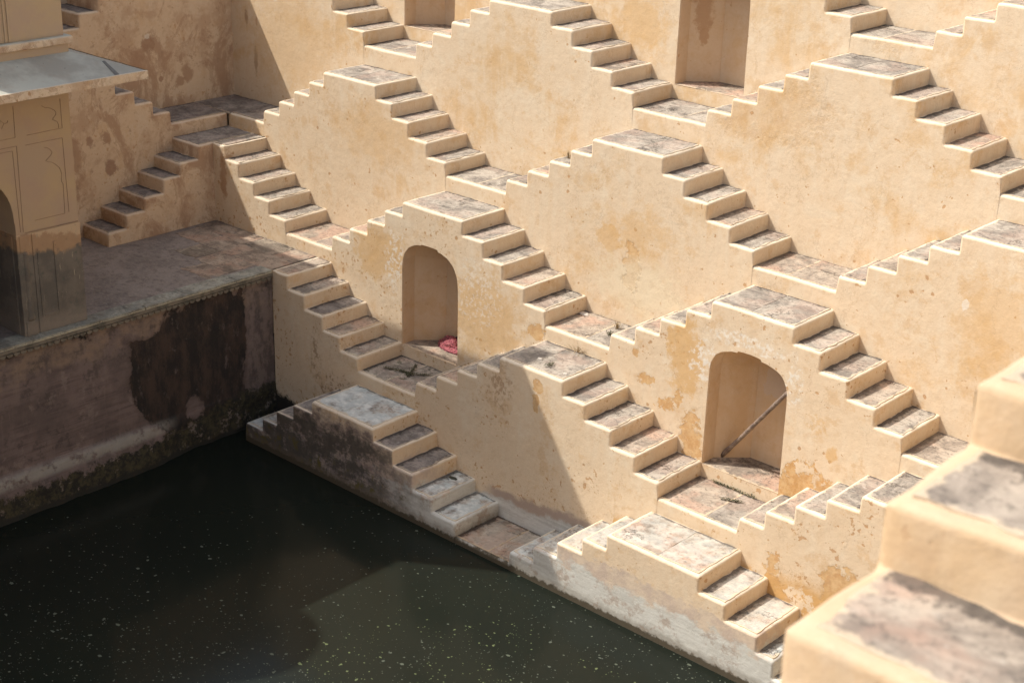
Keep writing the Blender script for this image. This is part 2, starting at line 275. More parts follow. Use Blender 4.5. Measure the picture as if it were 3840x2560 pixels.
pW = plaster('brown_stained_plaster_west', ochre=.25, spots=.7, dirty=.55, base=4.8, patches=[((-8.18, 2.15, 6.15), (.3, .15, .17), (.25, .13, .075), .85, dict(soft=.25, wsc=6, warp=.9)), ((-8.18, 2.16, 6.29), (.3, .07, .055), WHT, .85, dict(wsc=9)), ((-8.18, 1.87, 5.82), (.3, .17, .22), (.31, .17, .10), .7, dict(soft=.3, wsc=6)), ((-8.18, 3.1, 5.42), (.3, .13, .2), (.30, .165, .09), .8, dict(soft=.3, wsc=5)), ((-8.18, 2.9, 5.28), (.3, .12, .12), (.30, .165, .09), .8, dict(soft=.3, wsc=5)), ((-8.18, 2.42, 5.39), (.3, .055, .06), (.24, .12, .07), .85, dict(soft=.2, wsc=7)),
     ((-7.05, .35, 4.15), (.3, .13, .16), (.22, .11, .07), .9, dict(soft=.2, wsc=7)),
     ((-7.05, .3, 4.75), (.3, .10, .12), (.25, .13, .08), .8, dict(soft=.2, wsc=7)), ((-7.05, -.1, 4.75), (.3, .08, .10), (.25, .13, .08), .8, dict(soft=.2, wsc=7))], tint=((.50, .36, .25), .35))
pNi = plaster('shade_tinted_niche_plaster', ochre=.5, spots=.1, patches=[((6.82, 2.88, 3.2), (.2, .5, .25), (.60, .53, .45), .8, dict(soft=.06, wsc=4)), ((2.83, 6.0, 8.05), (.13, .5, .45), (.36, .19, .085), .8, dict(soft=.25, wsc=5)), ((2.86, 6.0, 7.55), (.06, .5, .17), (.36, .19, .085), .8, dict(soft=.2, wsc=6))], tint=((.50, .33, .20), .45))  # tint darkens the niche plaster, painting in the shade of the recess
pF = plaster('ochre_plaster_near_steps', ochre=.6, spots=.6, dirty=.2, bleach=.32, tint=((.46, .325, .20), .62))
sN = stone('grey_brown_slate'); sL = stone('limewashed_slate', lime=.85, grime=.7, pink=.3); sL2 = stone('faded_limewashed_slate', lime=.45, grime=.7, pink=.6, tone=(1.1, 1.05, 1.0)); sWet = stone('brown_stained_landing_slab', lime=.4, grime=.8, pink=.8, tone=(.85, .76, .68)); sM = stone('mossy_slate', moss=.75, grime=.9, pink=.5)
sP = stone('pinkish_sandstone_slab', pink=.7, grime=.55, tone=(1.06, 1.0, .95)); sD = stone('dusky_slate', tone=(.72, .72, .76), grime=.7, pink=.15)
sBig = stone('weathered_flagstone_near', pink=.6, grime=.75, tone=(1.05, 1.0, .97), crack=0)
# ------------------------------------------------------------------ object helpers
def meshobj(name, verts, faces, mat, parent=None, attrs=None, smooth=None, loc=None):
    me = bpy.data.meshes.new(name); o = bpy.data.objects.new(name, me)
    base = Vector((0, 0, 0))
    if parent is not None:
        o.parent = parent; q_ = parent
        while q_ is not None: base = base + Vector(q_.location); q_ = q_.parent
    elif loc is not None: base = Vector(loc); o.location = base
    me.from_pydata([Vector(v)-base for v in verts], [], faces)
    if attrs:
        for k, a in attrs.items():
            at = me.attributes.new(k, 'FLOAT', 'POINT'); at.data.foreach_set('value', a)
    if smooth is True:
        me.polygons.foreach_set('use_smooth', [True]*len(me.polygons))
    elif smooth: me.polygons.foreach_set('use_smooth', smooth)
    if mat: me.materials.append(mat)
    me.validate(); me.update()
    COL.objects.link(o); return o
def tag(o, label=None, cat=None, group=None, kind=None):
    if label: o['label'] = label
    if cat: o['category'] = cat
    if group: o['group'] = group
    if kind: o['kind'] = kind
    return o
def empty(name, loc, label, cat, group=None):
    o = bpy.data.objects.new(name, None); o.location = loc; o.empty_display_size = .3; COL.objects.link(o); return tag(o, label, cat, group)
def wob(p, a=.006):
    q = Vector(p); n = noise.noise_vector(q*1.9); m = noise.noise_vector(q*7.3+Vector((9, 9, 9)))
    return q + n*(a*1.5) + m*(a*.7)
def smooth_profile(corners, rc=.048, ri=.018, seg=.13):
    """round the corners of a stepped outline and resample it; returns points and outward normals"""
    P = [Vector((c[0], c[1])) for c in corners]; out = [P[0]]
    for i in range(1, len(P)-1):
        a, b_, c = P[i-1], P[i], P[i+1]; d1 = (b_-a); d2 = (c-b_); l1, l2 = d1.length, d2.length; d1.normalize(); d2.normalize()
        cr = d1.x*d2.y-d1.y*d2.x
        if abs(cr) < .02: out.append(b_); continue
        r = rc*(.75+.5*rnd.random()) if cr < 0 else ri
        r = min(r, l1*.4, l2*.4)
        p0 = b_-d1*r; p2 = b_+d2*r
        for t in (0, .33, .67, 1): out.append(p0*(1-t)**2 + b_*2*t*(1-t) + p2*t*t)
    out.append(P[-1]); res = [out[0]]
    for p in out[1:]:
        d = (p-res[-1]).length; k = max(1, int(d/seg)); s = res[-1].copy()
        for i in range(1, k+1): res.append(s.lerp(p, i/k))
    N = []
    for i, p in enumerate(res):
        a = res[max(0, i-1)]; c = res[min(len(res)-1, i+1)]; d = (c-a)
        d = d.normalized() if d.length > 1e-6 else Vector((1, 0)); N.append(Vector((-d.y, d.x)))
    return res, N
def body(name, F, corners, vf, vb, zb, mat, parent, R=.038, holes=(), fade=None, endcut=(False, False), wa=1.0):
    """stepped wall: front face at depth vf down to zb, its top swept back to vb, with rounded worn arrises"""
    pts, N = smooth_profile(corners); n = len(pts); verts = []; faces = []; sm = []; plan0 = []
    rows = [(vf, 1.0), (vf+.3*R, .3), (vf+R, 0.0)]; d = vf+R
    while d < vb-.16: d += .15; rows.append((d, 0))
    rows.append((vb, 0))
    for v, o in rows:
        for i, p in enumerate(pts):
            s = 1.0
            if fade is not None: s = min(1, max(0, (p.y-fade)/.08))
            if (endcut[0] and i == 0) or (endcut[1] and i == n-1): s = 0
            q = p - N[i]*(R*o*s)
            e0 = F(q.x, v, q.y); w = wob(e0, wa*.0085*(1 if s > 0 or fade is None else .2)); dl = w - e0
            if o == 0: dl.z *= .45
            if v < vf+R*.5: nv = F(0, 1, 0)-F(0, 0, 0); dl = dl - nv*dl.dot(nv)
            w = e0 + dl; verts.append(w)
            if v == vf: du_ = F(1, 0, 0)-F(0, 0, 0); plan0.append((q.x+dl.dot(du_), w.z))
    for r in range(len(rows)-1):
        for i in range(n-1):
            a = r*n+i; faces.append((a, a+1, a+n+1, a+n)); sm.append(True)
    # front sheet
    base = len(verts); x0, x1 = pts[0].x, pts[-1].x
    verts += [F(x1, vf, zb), F(x0, vf, zb)]
    L = [[Vector((p[0], p[1], 0)) for p in plan0] + [Vector((x1, zb, 0)), Vector((x0, zb, 0))]]; idx = list(range(n)) + [base, base+1]
    for h in holes:
        s0 = len(verts)
        for (u, z) in h: verts.append(F(u, vf, z))
        L.append([Vector((u, z, 0)) for (u, z) in h]); idx += list(range(s0, s0+len(h)))
    nf = Vector(F(0, -1, 0)-F(0, 0, 0))
    for t in tessellate_polygon(L):
        f = [idx[k] for k in t]
        if (verts[f[1]]-verts[f[0]]).cross(verts[f[2]]-verts[f[0]]).dot(nf) < 0: f.reverse()
        faces.append(tuple(f)); sm.append(False)
    o = meshobj(name, verts, faces, mat, parent, smooth=sm)
    return o
def slab(name, F, u0, u1, v0, v1, z, mat, parent, riser=None, back=True, thick=.03, jit=.018, rimu=None, label=None, front=True, rims=None):
    """a stone slab laid in a tread; riser = 'L' or 'R' is the side where the next step rises"""
    du, dv = u1-u0, v1-v0; nu, nv = max(2, int(du/.055)), max(2, int(dv/.055)); V_ = []; G = []; Rm = []; Fc = []
    sd = Vector((rnd.random()*50, rnd.random()*50, 0))
    def edge(a, k): return noise.noise(sd+Vector((a*5.5, k*7.1, 0)))*jit*1.6 + noise.noise(sd+Vector((a*19, k*3.1, 4)))*jit*.7
    for j in range(nv+1):
        for i in range(nu+1):
            a, c = i/nu, j/nv
            u = u0 + du*a; v = v0 + dv*c
            u += (1-a)*edge(v, 1) + a*edge(v, 2); v += (1-c)*edge(u, 3) + c*edge(u, 4)
            h = noise.noise(Vector((u*3, v*3, z*5)))*.004 + noise.noise(Vector((u*11, v*11, z*5)))*.002
            V_.append(F(u, v, z+.0095+h))
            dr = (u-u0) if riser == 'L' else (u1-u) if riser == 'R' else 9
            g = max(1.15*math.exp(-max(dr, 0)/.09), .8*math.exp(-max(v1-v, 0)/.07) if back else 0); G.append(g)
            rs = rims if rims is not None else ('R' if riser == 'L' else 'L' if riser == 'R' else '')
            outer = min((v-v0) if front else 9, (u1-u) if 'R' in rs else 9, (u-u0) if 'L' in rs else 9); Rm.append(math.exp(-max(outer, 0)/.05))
    W_ = nu+1
    for j in range(nv):
        for i in range(nu): a = j*W_+i; Fc.append((a, a+1, a+W_+1, a+W_))
    ring = [i for i in range(W_)] + [j*W_+nu for j in range(1, nv+1)] + [nv*W_+i for i in range(nu-1, -1, -1)] + [j*W_ for j in range(nv-1, 0, -1)]
    b0 = len(V_)
    for r in ring: p = V_[r]; V_.append(Vector((p.x, p.y, p.z-thick))); G.append(0); Rm.append(0 if rims == '' else 1)
    for k in range(len(ring)):
        a, b_ = ring[k], ring[(k+1) % len(ring)]; Fc.append((a, b0+k, b0+(k+1) % len(ring), b_))
    o = meshobj(name, V_, Fc, mat, parent, attrs={'grime': G, 'rim': Rm}, smooth=None)
    bm = bmesh.new(); bm.from_mesh(o.data); bmesh.ops.recalc_face_normals(bm, faces=bm.faces)
    up = [f for f in bm.faces if f.calc_center_median().z > (z - (parent.location.z if parent else 0)) + .002]
    if up and sum(f.normal.z for f in up) < 0: bmesh.ops.reverse_faces(bm, faces=bm.faces)
    bm.to_mesh(o.data); bm.free()
    if label: o['label'] = label
    return o
def corners_pyr(Lx, Rx, z, lead=0):
    """outline from the left landing up to the platform and down to the right landing"""
    c = []
    for i in range(4, -1, -1):
        c += [(Lx[i], z[4-i]), (Lx[i], z[5-i])]
    for i in range(5): c += [(Rx[i], z[5-i]), (Rx[i], z[4-i])]
    return c
def rot_slabs(F, Lx, Rx, z, vf, vb, parent, mats, plat=None, sides='LR', low=None, fr=.055):
    m = lambda k: (mats[k % len(mats)] if isinstance(mats, (list, tuple)) else mats)
    k = 0
    if 'L' in sides:
        for i in range(1, 5):
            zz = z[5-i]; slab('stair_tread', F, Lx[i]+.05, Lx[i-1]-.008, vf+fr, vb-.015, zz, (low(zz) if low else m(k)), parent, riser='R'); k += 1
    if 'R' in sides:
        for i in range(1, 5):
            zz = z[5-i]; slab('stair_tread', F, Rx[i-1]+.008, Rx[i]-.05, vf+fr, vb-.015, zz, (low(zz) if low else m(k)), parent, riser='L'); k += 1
    if plat:
        a, b_ = plat; cuts = [a]; n = max(1, int(round((b_-a)/.75)))
        for q in range(1, n): cuts.append(a+(b_-a)*(q+rnd.uniform(-.22, .22))/n)
        cuts.append(b_)
        for q in range(len(cuts)-1):
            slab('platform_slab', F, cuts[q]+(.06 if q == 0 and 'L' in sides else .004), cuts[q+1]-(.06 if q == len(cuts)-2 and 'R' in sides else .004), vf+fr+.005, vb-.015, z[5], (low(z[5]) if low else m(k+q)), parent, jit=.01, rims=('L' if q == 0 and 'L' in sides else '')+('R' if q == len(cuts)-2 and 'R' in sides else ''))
def niche(parent, F, outline, vf, w, zf, mat, fmat):
    """recess: straight jambs, then splayed sides to a narrower back"""
    cx = sum(p[0] for p in outline)/len(outline); x0 = min(p[0] for p in outline); x1 = max(p[0] for p in outline); cx = (x0+x1)/2
    rings = [(0, 1, 0), (.02, .985, .006), (.21*w, .985, .006), (.215*w, .982, .008), (.50*w, .42, .10), (.51*w, .41, .11)]
    verts = []; n = len(outline); faces = []; sm = []
    zt = max(p[1] for p in outline)
    for d, s, dz in rings:
        for (u, z) in outline:
            zz = zf + (z-zf)*(1-dz*.5); verts.append(wob(F(cx+(u-cx)*s, vf+d, zz), .003))
    for r in range(len(rings)-1):
        for i in range(n-1): a = r*n+i; faces.append((a, a+n, a+n+1, a+1)); sm.append(r not in (2, 4, 0) and 3 < i < n-4)
    last = (len(rings)-1)*n; faces.append(tuple(range(last, last+n))); sm.append(False)
    o = meshobj('niche', verts, faces, mat, parent, smooth=sm)
    # floor slab follows the splayed plan
    fl = []; ff = []; G = []; R2 = []
    lv = [(-.005, 1), (.1*w, 1), (.21*w, 1), (.36*w, .70), (.51*w, .42)]
    for d, s in lv:
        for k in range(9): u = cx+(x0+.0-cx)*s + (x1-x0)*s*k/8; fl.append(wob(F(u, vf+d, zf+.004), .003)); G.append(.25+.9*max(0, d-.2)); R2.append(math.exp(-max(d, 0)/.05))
    for r in range(len(lv)-1):
        for k in range(8): a = r*9+k; ff.append((a, a+1, a+10, a+9))
    meshobj('niche_floor', fl, ff, fmat, parent, attrs={'grime': G, 'rim': R2})
    for ob in (o,):
        bm = bmesh.new(); bm.from_mesh(ob.data); bm.normal_update()
        bm.to_mesh(ob.data); bm.free()
# ------------------------------------------------------------------ the north side, tier by tier
PM = [p0, p1, p2, p3, p4, p5]
N_LAB = {
(0, 0): 'lowest double staircase in the shade with mould-blackened front rising from the dark water',
(0, 2): 'lowest double staircase in the sun with whitewashed front rising from the pool edge',
(1, 1): 'double staircase with a slanting shadow edge across its face, between the two arched niches',
(1, 3): 'pale staircase partly hidden behind the blurred steps, below the niche with the pole',
(2, 0): 'ochre double staircase with the arched niche that holds the red cloth bundle',
(2, 2): 'ochre double staircase with the arched niche where the wooden pole leans',
(3, -1): 'sunlit ochre double staircase next to the shaded corner, its lower edge meeting the terrace flight',
(3, 1): 'large double staircase with an orange damp blotch in the middle of its face',
(3, 3): 'double staircase at the right edge with faint ring stains on its face',
(4, 0): 'double staircase reaching the top edge between the two square-cut recesses',
(4, 2): 'double staircase at upper right below the topmost landing, just right of the tall recess',
(5, -1): 'topmost wall section with the small recess cut off by the top edge, left of centre',
(5, 1): 'topmost wall section with the tall recess streaked by a brown stain',
(5, 3): 'topmost staircase section in the upper right corner of the photo',
}
ARCH1 = [(-.772, 1.785), (-.771, 2.3), (-.771, 2.9), (-.771, 3.3), (-.755, 3.44), (-.718, 3.553), (-.613, 3.69), (-.52, 3.75), (-.436, 3.787), (-.35, 3.81), (-.295, 3.812), (-.285, 3.835), (-.15, 3.842), (-.02, 3.842), (.10, 3.836), (.128, 3.828), (.135, 3.80), (.21, 3.79), (.29, 3.765), (.37, 3.735), (.44, 3.69), (.50, 3.64), (.55, 3.57), (.60, 3.47), (.63, 3.35), (.642, 3.2), (.648, 2.9), (.65, 2.4), (.655, 1.785)]
ARCH2 = [(6.035, 1.785), (6.035, 2.4), (6.04, 2.9), (6.04, 3.28), (6.043, 3.42), (6.06, 3.53), (6.135, 3.67), (6.22, 3.735), (6.32, 3.775), (6.42, 3.805), (6.52, 3.815), (6.53, 3.842), (6.65, 3.85), (6.75, 3.852), (6.88, 3.842), (6.945, 3.83), (6.955, 3.80), (7.05, 3.79), (7.15, 3.765), (7.24, 3.735), (7.32, 3.69), (7.38, 3.62), (7.42, 3.54), (7.447, 3.45), (7.46, 3.3), (7.462, 2.9), (7.465, 2.4), (7.47, 1.785)]
def shift(o, dx, dz, sx=1): cx = sum(p[0] for p in o)/len(o); return [(cx+(p[0]-cx)*sx+dx, p[1]+dz) for p in o]
REC1 = shift(ARCH2, 3.385-6.752, 6.752-1.785, .99); REC_1 = shift(ARCH2, -3.345-6.752, 6.738-1.785, .93)
def fit(o, x0, x1): a = min(p[0] for p in o); b_ = max(p[0] for p in o); return [(x0+(p[0]-a)/(b_-a)*(x1-x0), p[1]) for p in o]
REC1 = fit(REC1, 2.668, 4.10); REC_1 = fit(REC_1, -4.055, -2.66)
HOL = {(2, 0): (ARCH1, 1.785), (2, 2): (ARCH2, 1.785), (5, 1): (REC1, 6.752), (5, -1): (REC_1, 6.738)}
limey = lambda zz: sL if zz < .65 else (sD if zz < 1.2 else sL)
for key, (Lx, Rx, z) in PR.items():
    k, j = key; vf, vb = Y[k], Y[k+1]
    T = empty('double_staircase', ((Lx[0]+Rx[0])/2, vf, max(V[k]-1.56, -.3)), N_LAB[key], 'staircase', 'double staircases stacked up the sunny side of the stepwell')
    holes = []
    if key in HOL: holes = [HOL[key][0]]
    zb = -1.2 if k < 2 else V[k]-2.2
    body('plastered_wall', FN, corners_pyr(Lx, Rx, z), vf, vb+.06, zb, PM[k], T, holes=holes, fade=z[0])
    mats = [sN, sN, sP, sN] if k else None
    rot_slabs(FN, Lx, Rx, z, vf, vb, T, mats, plat=(Lx[0], Rx[0]), low=(limey if key == (0, 0) else (lambda q: sL2 if q > .7 else sL) if k == 0 else None))
    if key in HOL:
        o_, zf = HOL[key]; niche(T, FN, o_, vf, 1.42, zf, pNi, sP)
# single flights that come down from the corner platforms
for key, lab in (((1, -1), 'shaded flight of stairs running down from the terrace to the landing below the red bundle'),
                 ((2, -2), 'flight half in shade running down from the left corner platform'),
                 ((4, -2), 'flight of stairs at the top of the photo left of the small recess')):
    k, j = key; Rx, z = RF[key]; vf, vb = Y[k], Y[k+1]
    xl = {1: -3.10, 2: -6.21, 4: -8.19}[k]
    T = empty('staircase', (Rx[2], vf, V[k]-1.5), lab, 'staircase', 'single flights running down from the corner platforms')
    c = [(xl, z[5])]
    for i in range(5): c += [(Rx[i], z[5-i]), (Rx[i], z[4-i])]
    body('plastered_wall', FN, c, vf, vb+.06, -1.2 if k == 1 else V[k]-2.2, PM[k], T, fade=z[0], endcut=(True, False))
    rot_slabs(FN, None, Rx, z, vf, vb, T, [sN, sD, sP] if k == 1 else [sN], sides='R')
    if k == 1:
        slab('platform_slab', FN, -3.04, Rx[0]-.06, vf+.06, vb-.012, z[5], sP, T)
    if k == 4:
        slab('platform_slab', FN, -8.1, Rx[0]-.06, vf+.06, vb-.012, z[5], sN, T)
# landings in the valleys
L_LAB = {(0, 1): 'wet stone landing just above the water between the two lowest staircases', (1, 0): 'mossy landing in front of the niche with the red bundle',
 (1, 2): 'sunny landing in front of the niche where the pole leans', (2, -1): 'pinkish landing at the foot of the half-shaded flight, above the terrace corner',
 (2, 1): 'landing with a small weed between the two arched staircases', (2, 3): 'landing beside the blurred foreground steps, right of the pole niche',
 (3, 0): 'landing behind the platform of the staircase that has the red bundle niche', (3, 2): 'pale landing behind the platform of the staircase that has the pole niche',
 (4, -1): 'landing below the small recess left of centre', (4, 1): 'landing below the tall recess with the brown streak', (4, 3): 'landing at the right edge beyond the upper right staircase',
 (5, 0): 'topmost landing above the top edge centre platform', (5, 2): 'topmost landing in the upper right corner'}
def xr(k, j): return PR[(k, j)][1][4] if (k, j) in PR else RF[(k, j)][0][4]
def xl_(k, j): return PR[(k, j)][0][4]
for (k, j), lab in L_LAB.items():
    a = xr(k, j-1); b_ = xl_(k, j+1) if (k, j+1) in PR else a+1.45
    zl = {(0, 1): 0.0, (1, 0): 1.567, (1, 2): 1.563, (2, -1): 3.137, (2, 1): 3.135, (2, 3): 3.128, (3, 0): 4.784, (3, 2): 4.782, (4, -1): 6.486, (4, 1): 6.495, (4, 3): 6.49, (5, 0): 8.19, (5, 2): 8.136}[(k, j)]
    T = empty('landing', ((a+b_)/2, Y[k], zl-.3), lab, 'landing', 'landings between the double staircases')
    body('landing_wall', FN, [(a-.1, zl), (b_+.1, zl)], Y[k]+.004, Y[k+1]+.06, -1.2 if k < 2 else V[k]-2.2, PM[k], T)
    m = {(0, 1): sWet, (1, 0): sM, (1, 2): sP, (2, -1): sP, (2, 1): sP, (3, 2): sP, (2, 3): sP}.get((k, j), sN)
    w = b_-a; cut = a+w*rnd.uniform(.4, .65)
    for q, (u0, u1) in enumerate(((a+.008, cut-.003), (cut+.003, b_-.006))):
        slab('landing_slab', FN, u0, u1, Y[k]+.06, Y[k+1]-.012, zl, m if q == 0 or m in (sM, sL) else (sN if rnd.random() < .4 else m), T, riser='L' if q == 0 else None, jit=.006)
# sixth tier: plain wall behind the topmost landing
T = empty('back_wall', (3, Y[6], 8.0), 'plain ochre wall behind the topmost landing in the upper right', 'wall')
c = [(-10.3, A[6]), (17.6, A[6])]
body('plastered_wall', FN, c, Y[6], Y[6]+.6, 5.5, p5, T)
# fifth-tier wall continuing west to the corner
T = empty('back_wall', (-7.5, Y[5], 7.5), 'upper ochre wall behind the flight at the top left, running into the corner', 'wall')
body('plastered_wall', FN, [(-9.3, V[5]), (-5.9, V[5])], Y[5]+.004, Y[6]+.06, 5.5, p5, T)
# ------------------------------------------------------------------ west side
# stairs on the terrace (W2)
T = empty('staircase', (6.2*-1, 1.5, 2.89), 'short shaded flight with dark treads climbing from the terrace to the corner platform', 'staircase')
yw = [1.81, 1.352, .945, .49, .052, -.373]; zw = [4.49, 4.22, 3.97, 3.69, 3.435, 3.165, 2.89]
c = [(yw[5], zw[6])]
for i in range(5, -1, -1): c += [(yw[i], zw[i+1]), (yw[i], zw[i])]
c = [(yw[5], 2.86)] + c[1:] + [(2.20, 4.49)]
body('plastered_wall', FW, c, 6.2, 7.09, 2.6, pW, T, endcut=(False, True), fade=2.9)
for i in range(1, 6): slab('stair_tread', FW, yw[i]+.045, yw[i-1]-.008, 6.26, 7.04, zw[i], sD, T, riser='R')
T2_ = empty('corner_platform', (-6.7, 2.4, 4.3), 'square dark slab platform in the shaded left corner above the terrace stairs', 'landing')
slab('platform_slab', FW, 1.87, 3.20, 6.27, 7.04, 4.49, sD, T2_, riser=None)
body('platform_wall', FN, [(-7.1, 4.487), (-5.838, 4.483)], 2.176, 3.3, 3.0, p2, T2_, endcut=(True, True))
slab('platform_slab', FN, -6.2, -5.9, 2.24, 3.22, 4.49, sN, T2_, riser=None)
# W3
T = empty('staircase', (-7.05, 1.0, 4.5), 'shaded stained wall with stepped top edge behind the short terrace stairs', 'staircase')
y3 = [1.82, 1.413, 1.0, .566, .13]; z3 = [4.765, 5.02, 5.287, 5.55, 5.82, 6.12]
c = [(-3.2, 6.12), (.13, 6.12)]
for i in range(4, -1, -1): c += [(y3[i], z3[i+1]), (y3[i], z3[i])]
cc = [(-3.2, 6.12)]
for i in range(4, -1, -1): cc += [(y3[i], z3[i+1]), (y3[i], z3[i])]
cc[-1] = (1.82, 4.767); cc += [(3.20, 4.767)]
body('plastered_wall', FW, cc, 7.05, 8.22, 2.7, pW, T, endcut=(True, True))
for i in range(0, 4): slab('stair_tread', FW, y3[i+1]+.008, y3[i]-.05, 7.11, 8.17, z3[i+1], sD, T, riser='L')
slab('platform_slab', FW, -3.1, .06, 7.11, 8.17, 6.12, sD, T)
T3_ = empty('corner_platform', (-7.6, 3.2, 4.6), 'upper dark corner platform in shade below the tall stained wall', 'landing')
slab('platform_slab', FW, 1.9, 3.2, 7.11, 8.17, 4.775, sD, T3_)
slab('platform_slab', FN, -8.17, -7.0, 3.22, 4.28, 4.775, sD, T3_)
body('platform_wall', FN, [(-7.06, 4.77), (-5.80, 4.77)], 3.245, 4.36, 3.0, p3, T3_, endcut=(True, True))
slab('platform_slab', FN, -6.98, -5.93, 3.30, 4.28, 4.78, sD, T3_)
# W4
T = empty('staircase', (-8.19, 2, 4.8), 'tall brown-stained shaded wall in the left corner with two dark steps', 'staircase')
y4 = [.15, .59, 1.035, 1.49, 1.94]; z4 = [6.48, 6.66, 6.935, 7.23, 7.53, 7.85]
c = [(-1.4, 6.48)]
for i in range(5): c += [(y4[i], z4[i]), (y4[i], z4[i+1])]
c += [(4.31, 7.85)]
body('plastered_wall', FW, c, 8.185, 9.3, 3.6, pW, T, endcut=(True, True))
for i in range(0, 4): slab('stair_tread', FW, y4[i]+.05, y4[i+1]-.008, 8.25, 9.24, z4[i+1], sD, T, riser='R')
slab('platform_slab', FW, -1.4, .14, 8.25, 9.24, 6.49, sD, T)
slab('platform_slab', FW, 2.0, 4.3, 8.25, 9.24, 7.85, sD, T)
# west upper walls
T = empty('stepped_bank', (-9.25, 0, 4), 'west bank walls rising behind the shaded corner', 'wall')
for k in (5, 6):
    z0, z1 = V[k], A[k]; st = (z1-z0)/5
    c = [(-16, z1), (-1.9, z1)]
    body('tier_wall', FW, [(-16, z1), (-1.2, z1), (-1.2, z1-2*st), (0.2, z1-2*st), (.2, z0), (7, z0)] if k == 5 else [(-16, z1-.35), (7.05, z1-.35)], -WX[k], -WX[k]+1.15 if k == 5 else 10.9, V[k]-2.4, pW, T)
# ------------------------------------------------------------------ terrace and its retaining wall
tv = []; tf = []; tg = []; tr = []
def grid_floor(name, x0, x1, y0, y1, z, mat, parent=None, step=.12):
    nx, ny = int((x1-x0)/step)+1, int((y1-y0)/step)+1; vs = []; fs = []
    for j in range(ny+1):
        for i in range(nx+1):
            x = x0+(x1-x0)*i/nx; y = y0+(y1-y0)*j/ny; vs.append((x, y, z+noise.noise(Vector((x*1.5, y*1.5, 3)))*.006))
    for j in range(ny):
        for i in range(nx): a = j*(nx+1)+i; fs.append((a, a+1, a+nx+2, a+nx+1))
    return meshobj(name, vs, fs, mat, parent, smooth=True)
def terrace_mat():
    b = NB('terrace_plaster_and_flags'); x, y, z = b.xyz()
    c = b.mix(b.ss(b.noise(1.2, 7, .68, dist=.4), .38, .64), (.205, .176, .158), (.295, .252, .222))
    stx = b.noise(1, 6, .8, vec=b.vec('MULTIPLY', b.P, (9, 26, 1)))
    c = b.mix(b.m2('MULTIPLY', b.ss(stx, .52, .62), .5), c, (.40, .345, .28))
    c = b.mix(b.m2('MULTIPLY', b.ss(b.noise(7, 7, .8), .50, .62), .6), c, (.115, .095, .083))
    # paved strip near the north wall: large flags with joints
    vo = b.n('ShaderNodeTexVoronoi'); vo.feature = 'DISTANCE_TO_EDGE'; vo.inputs['Scale'].default_value = 1.15
    wq = b.vec('ADD', b.vec('MULTIPLY', b.P, (1.0, 1.25, 0)), b.vec('MULTIPLY', b.noise(1.6, 3, .6, col=True), (.5, .5, 0))); b.l(wq, vo.inputs['Vector'])
    jt = b.ss(vo.outputs['Distance'], .016, .004)
    v2 = b.n('ShaderNodeTexVoronoi'); v2.inputs['Scale'].default_value = 1.15; b.l(wq, v2.inputs['Vector'])
    zone = b.ss(b.m2('ADD', y, b.m2('MULTIPLY', b.m2('SUBTRACT', b.noise(1.3, 4), .5), 1.0)), .15, .5)
    zone = b.m2('MAXIMUM', zone, b.ss(b.m2('SUBTRACT', y, b.m2('MULTIPLY', x, .55)), 3.4, 3.9))
    zone = b.m2('MULTIPLY', zone, 0.0)
    flag = b.mix(.6, b.mix(b.noise(3, 6, .7), (.26, .21, .18), (.50, .41, .34)), b.mix(b.m2('MULTIPLY', v2.outputs['Color'], 1.0), (.32, .25, .21), (.50, .42, .35)))
    c = b.mix(zone, c, flag); c = b.mix(b.m2('MULTIPLY', b.m2('MULTIPLY', b.m2('MULTIPLY', jt, zone), b.ss(b.noise(2.5, 4), .38, .55)), .8), c, (.09, .075, .065))
    c = b.mix(b.m2('MULTIPLY', b.mask((-4.0, 1.4, 2.89), (.45, .5, 1), soft=.2, wsc=4), .45), c, (.15, .115, .10))
    c = b.mix(b.m2('MULTIPLY', b.mask((-5.9, 2.0, 2.89), (.5, .25, 1), soft=.3, wsc=4), .6), c, (.13, .10, .085))
    b.l(c, b.b.inputs['Base Color']); b.b.inputs['Roughness'].default_value = .85
    h = b.m2('SUBTRACT', b.m2('ADD', b.noise(12, 5, .7), b.m2('MULTIPLY', stx, .4)), b.m2('MULTIPLY', b.m2('MULTIPLY', jt, zone), 1.2))
    b.l(b.bump(h, .9, .03), b.b.inputs['Normal']); return b.m
tag(grid_floor('terrace_floor', -9.3, -3.13, -18, 2.22, 2.89, terrace_mat()), kind='structure')

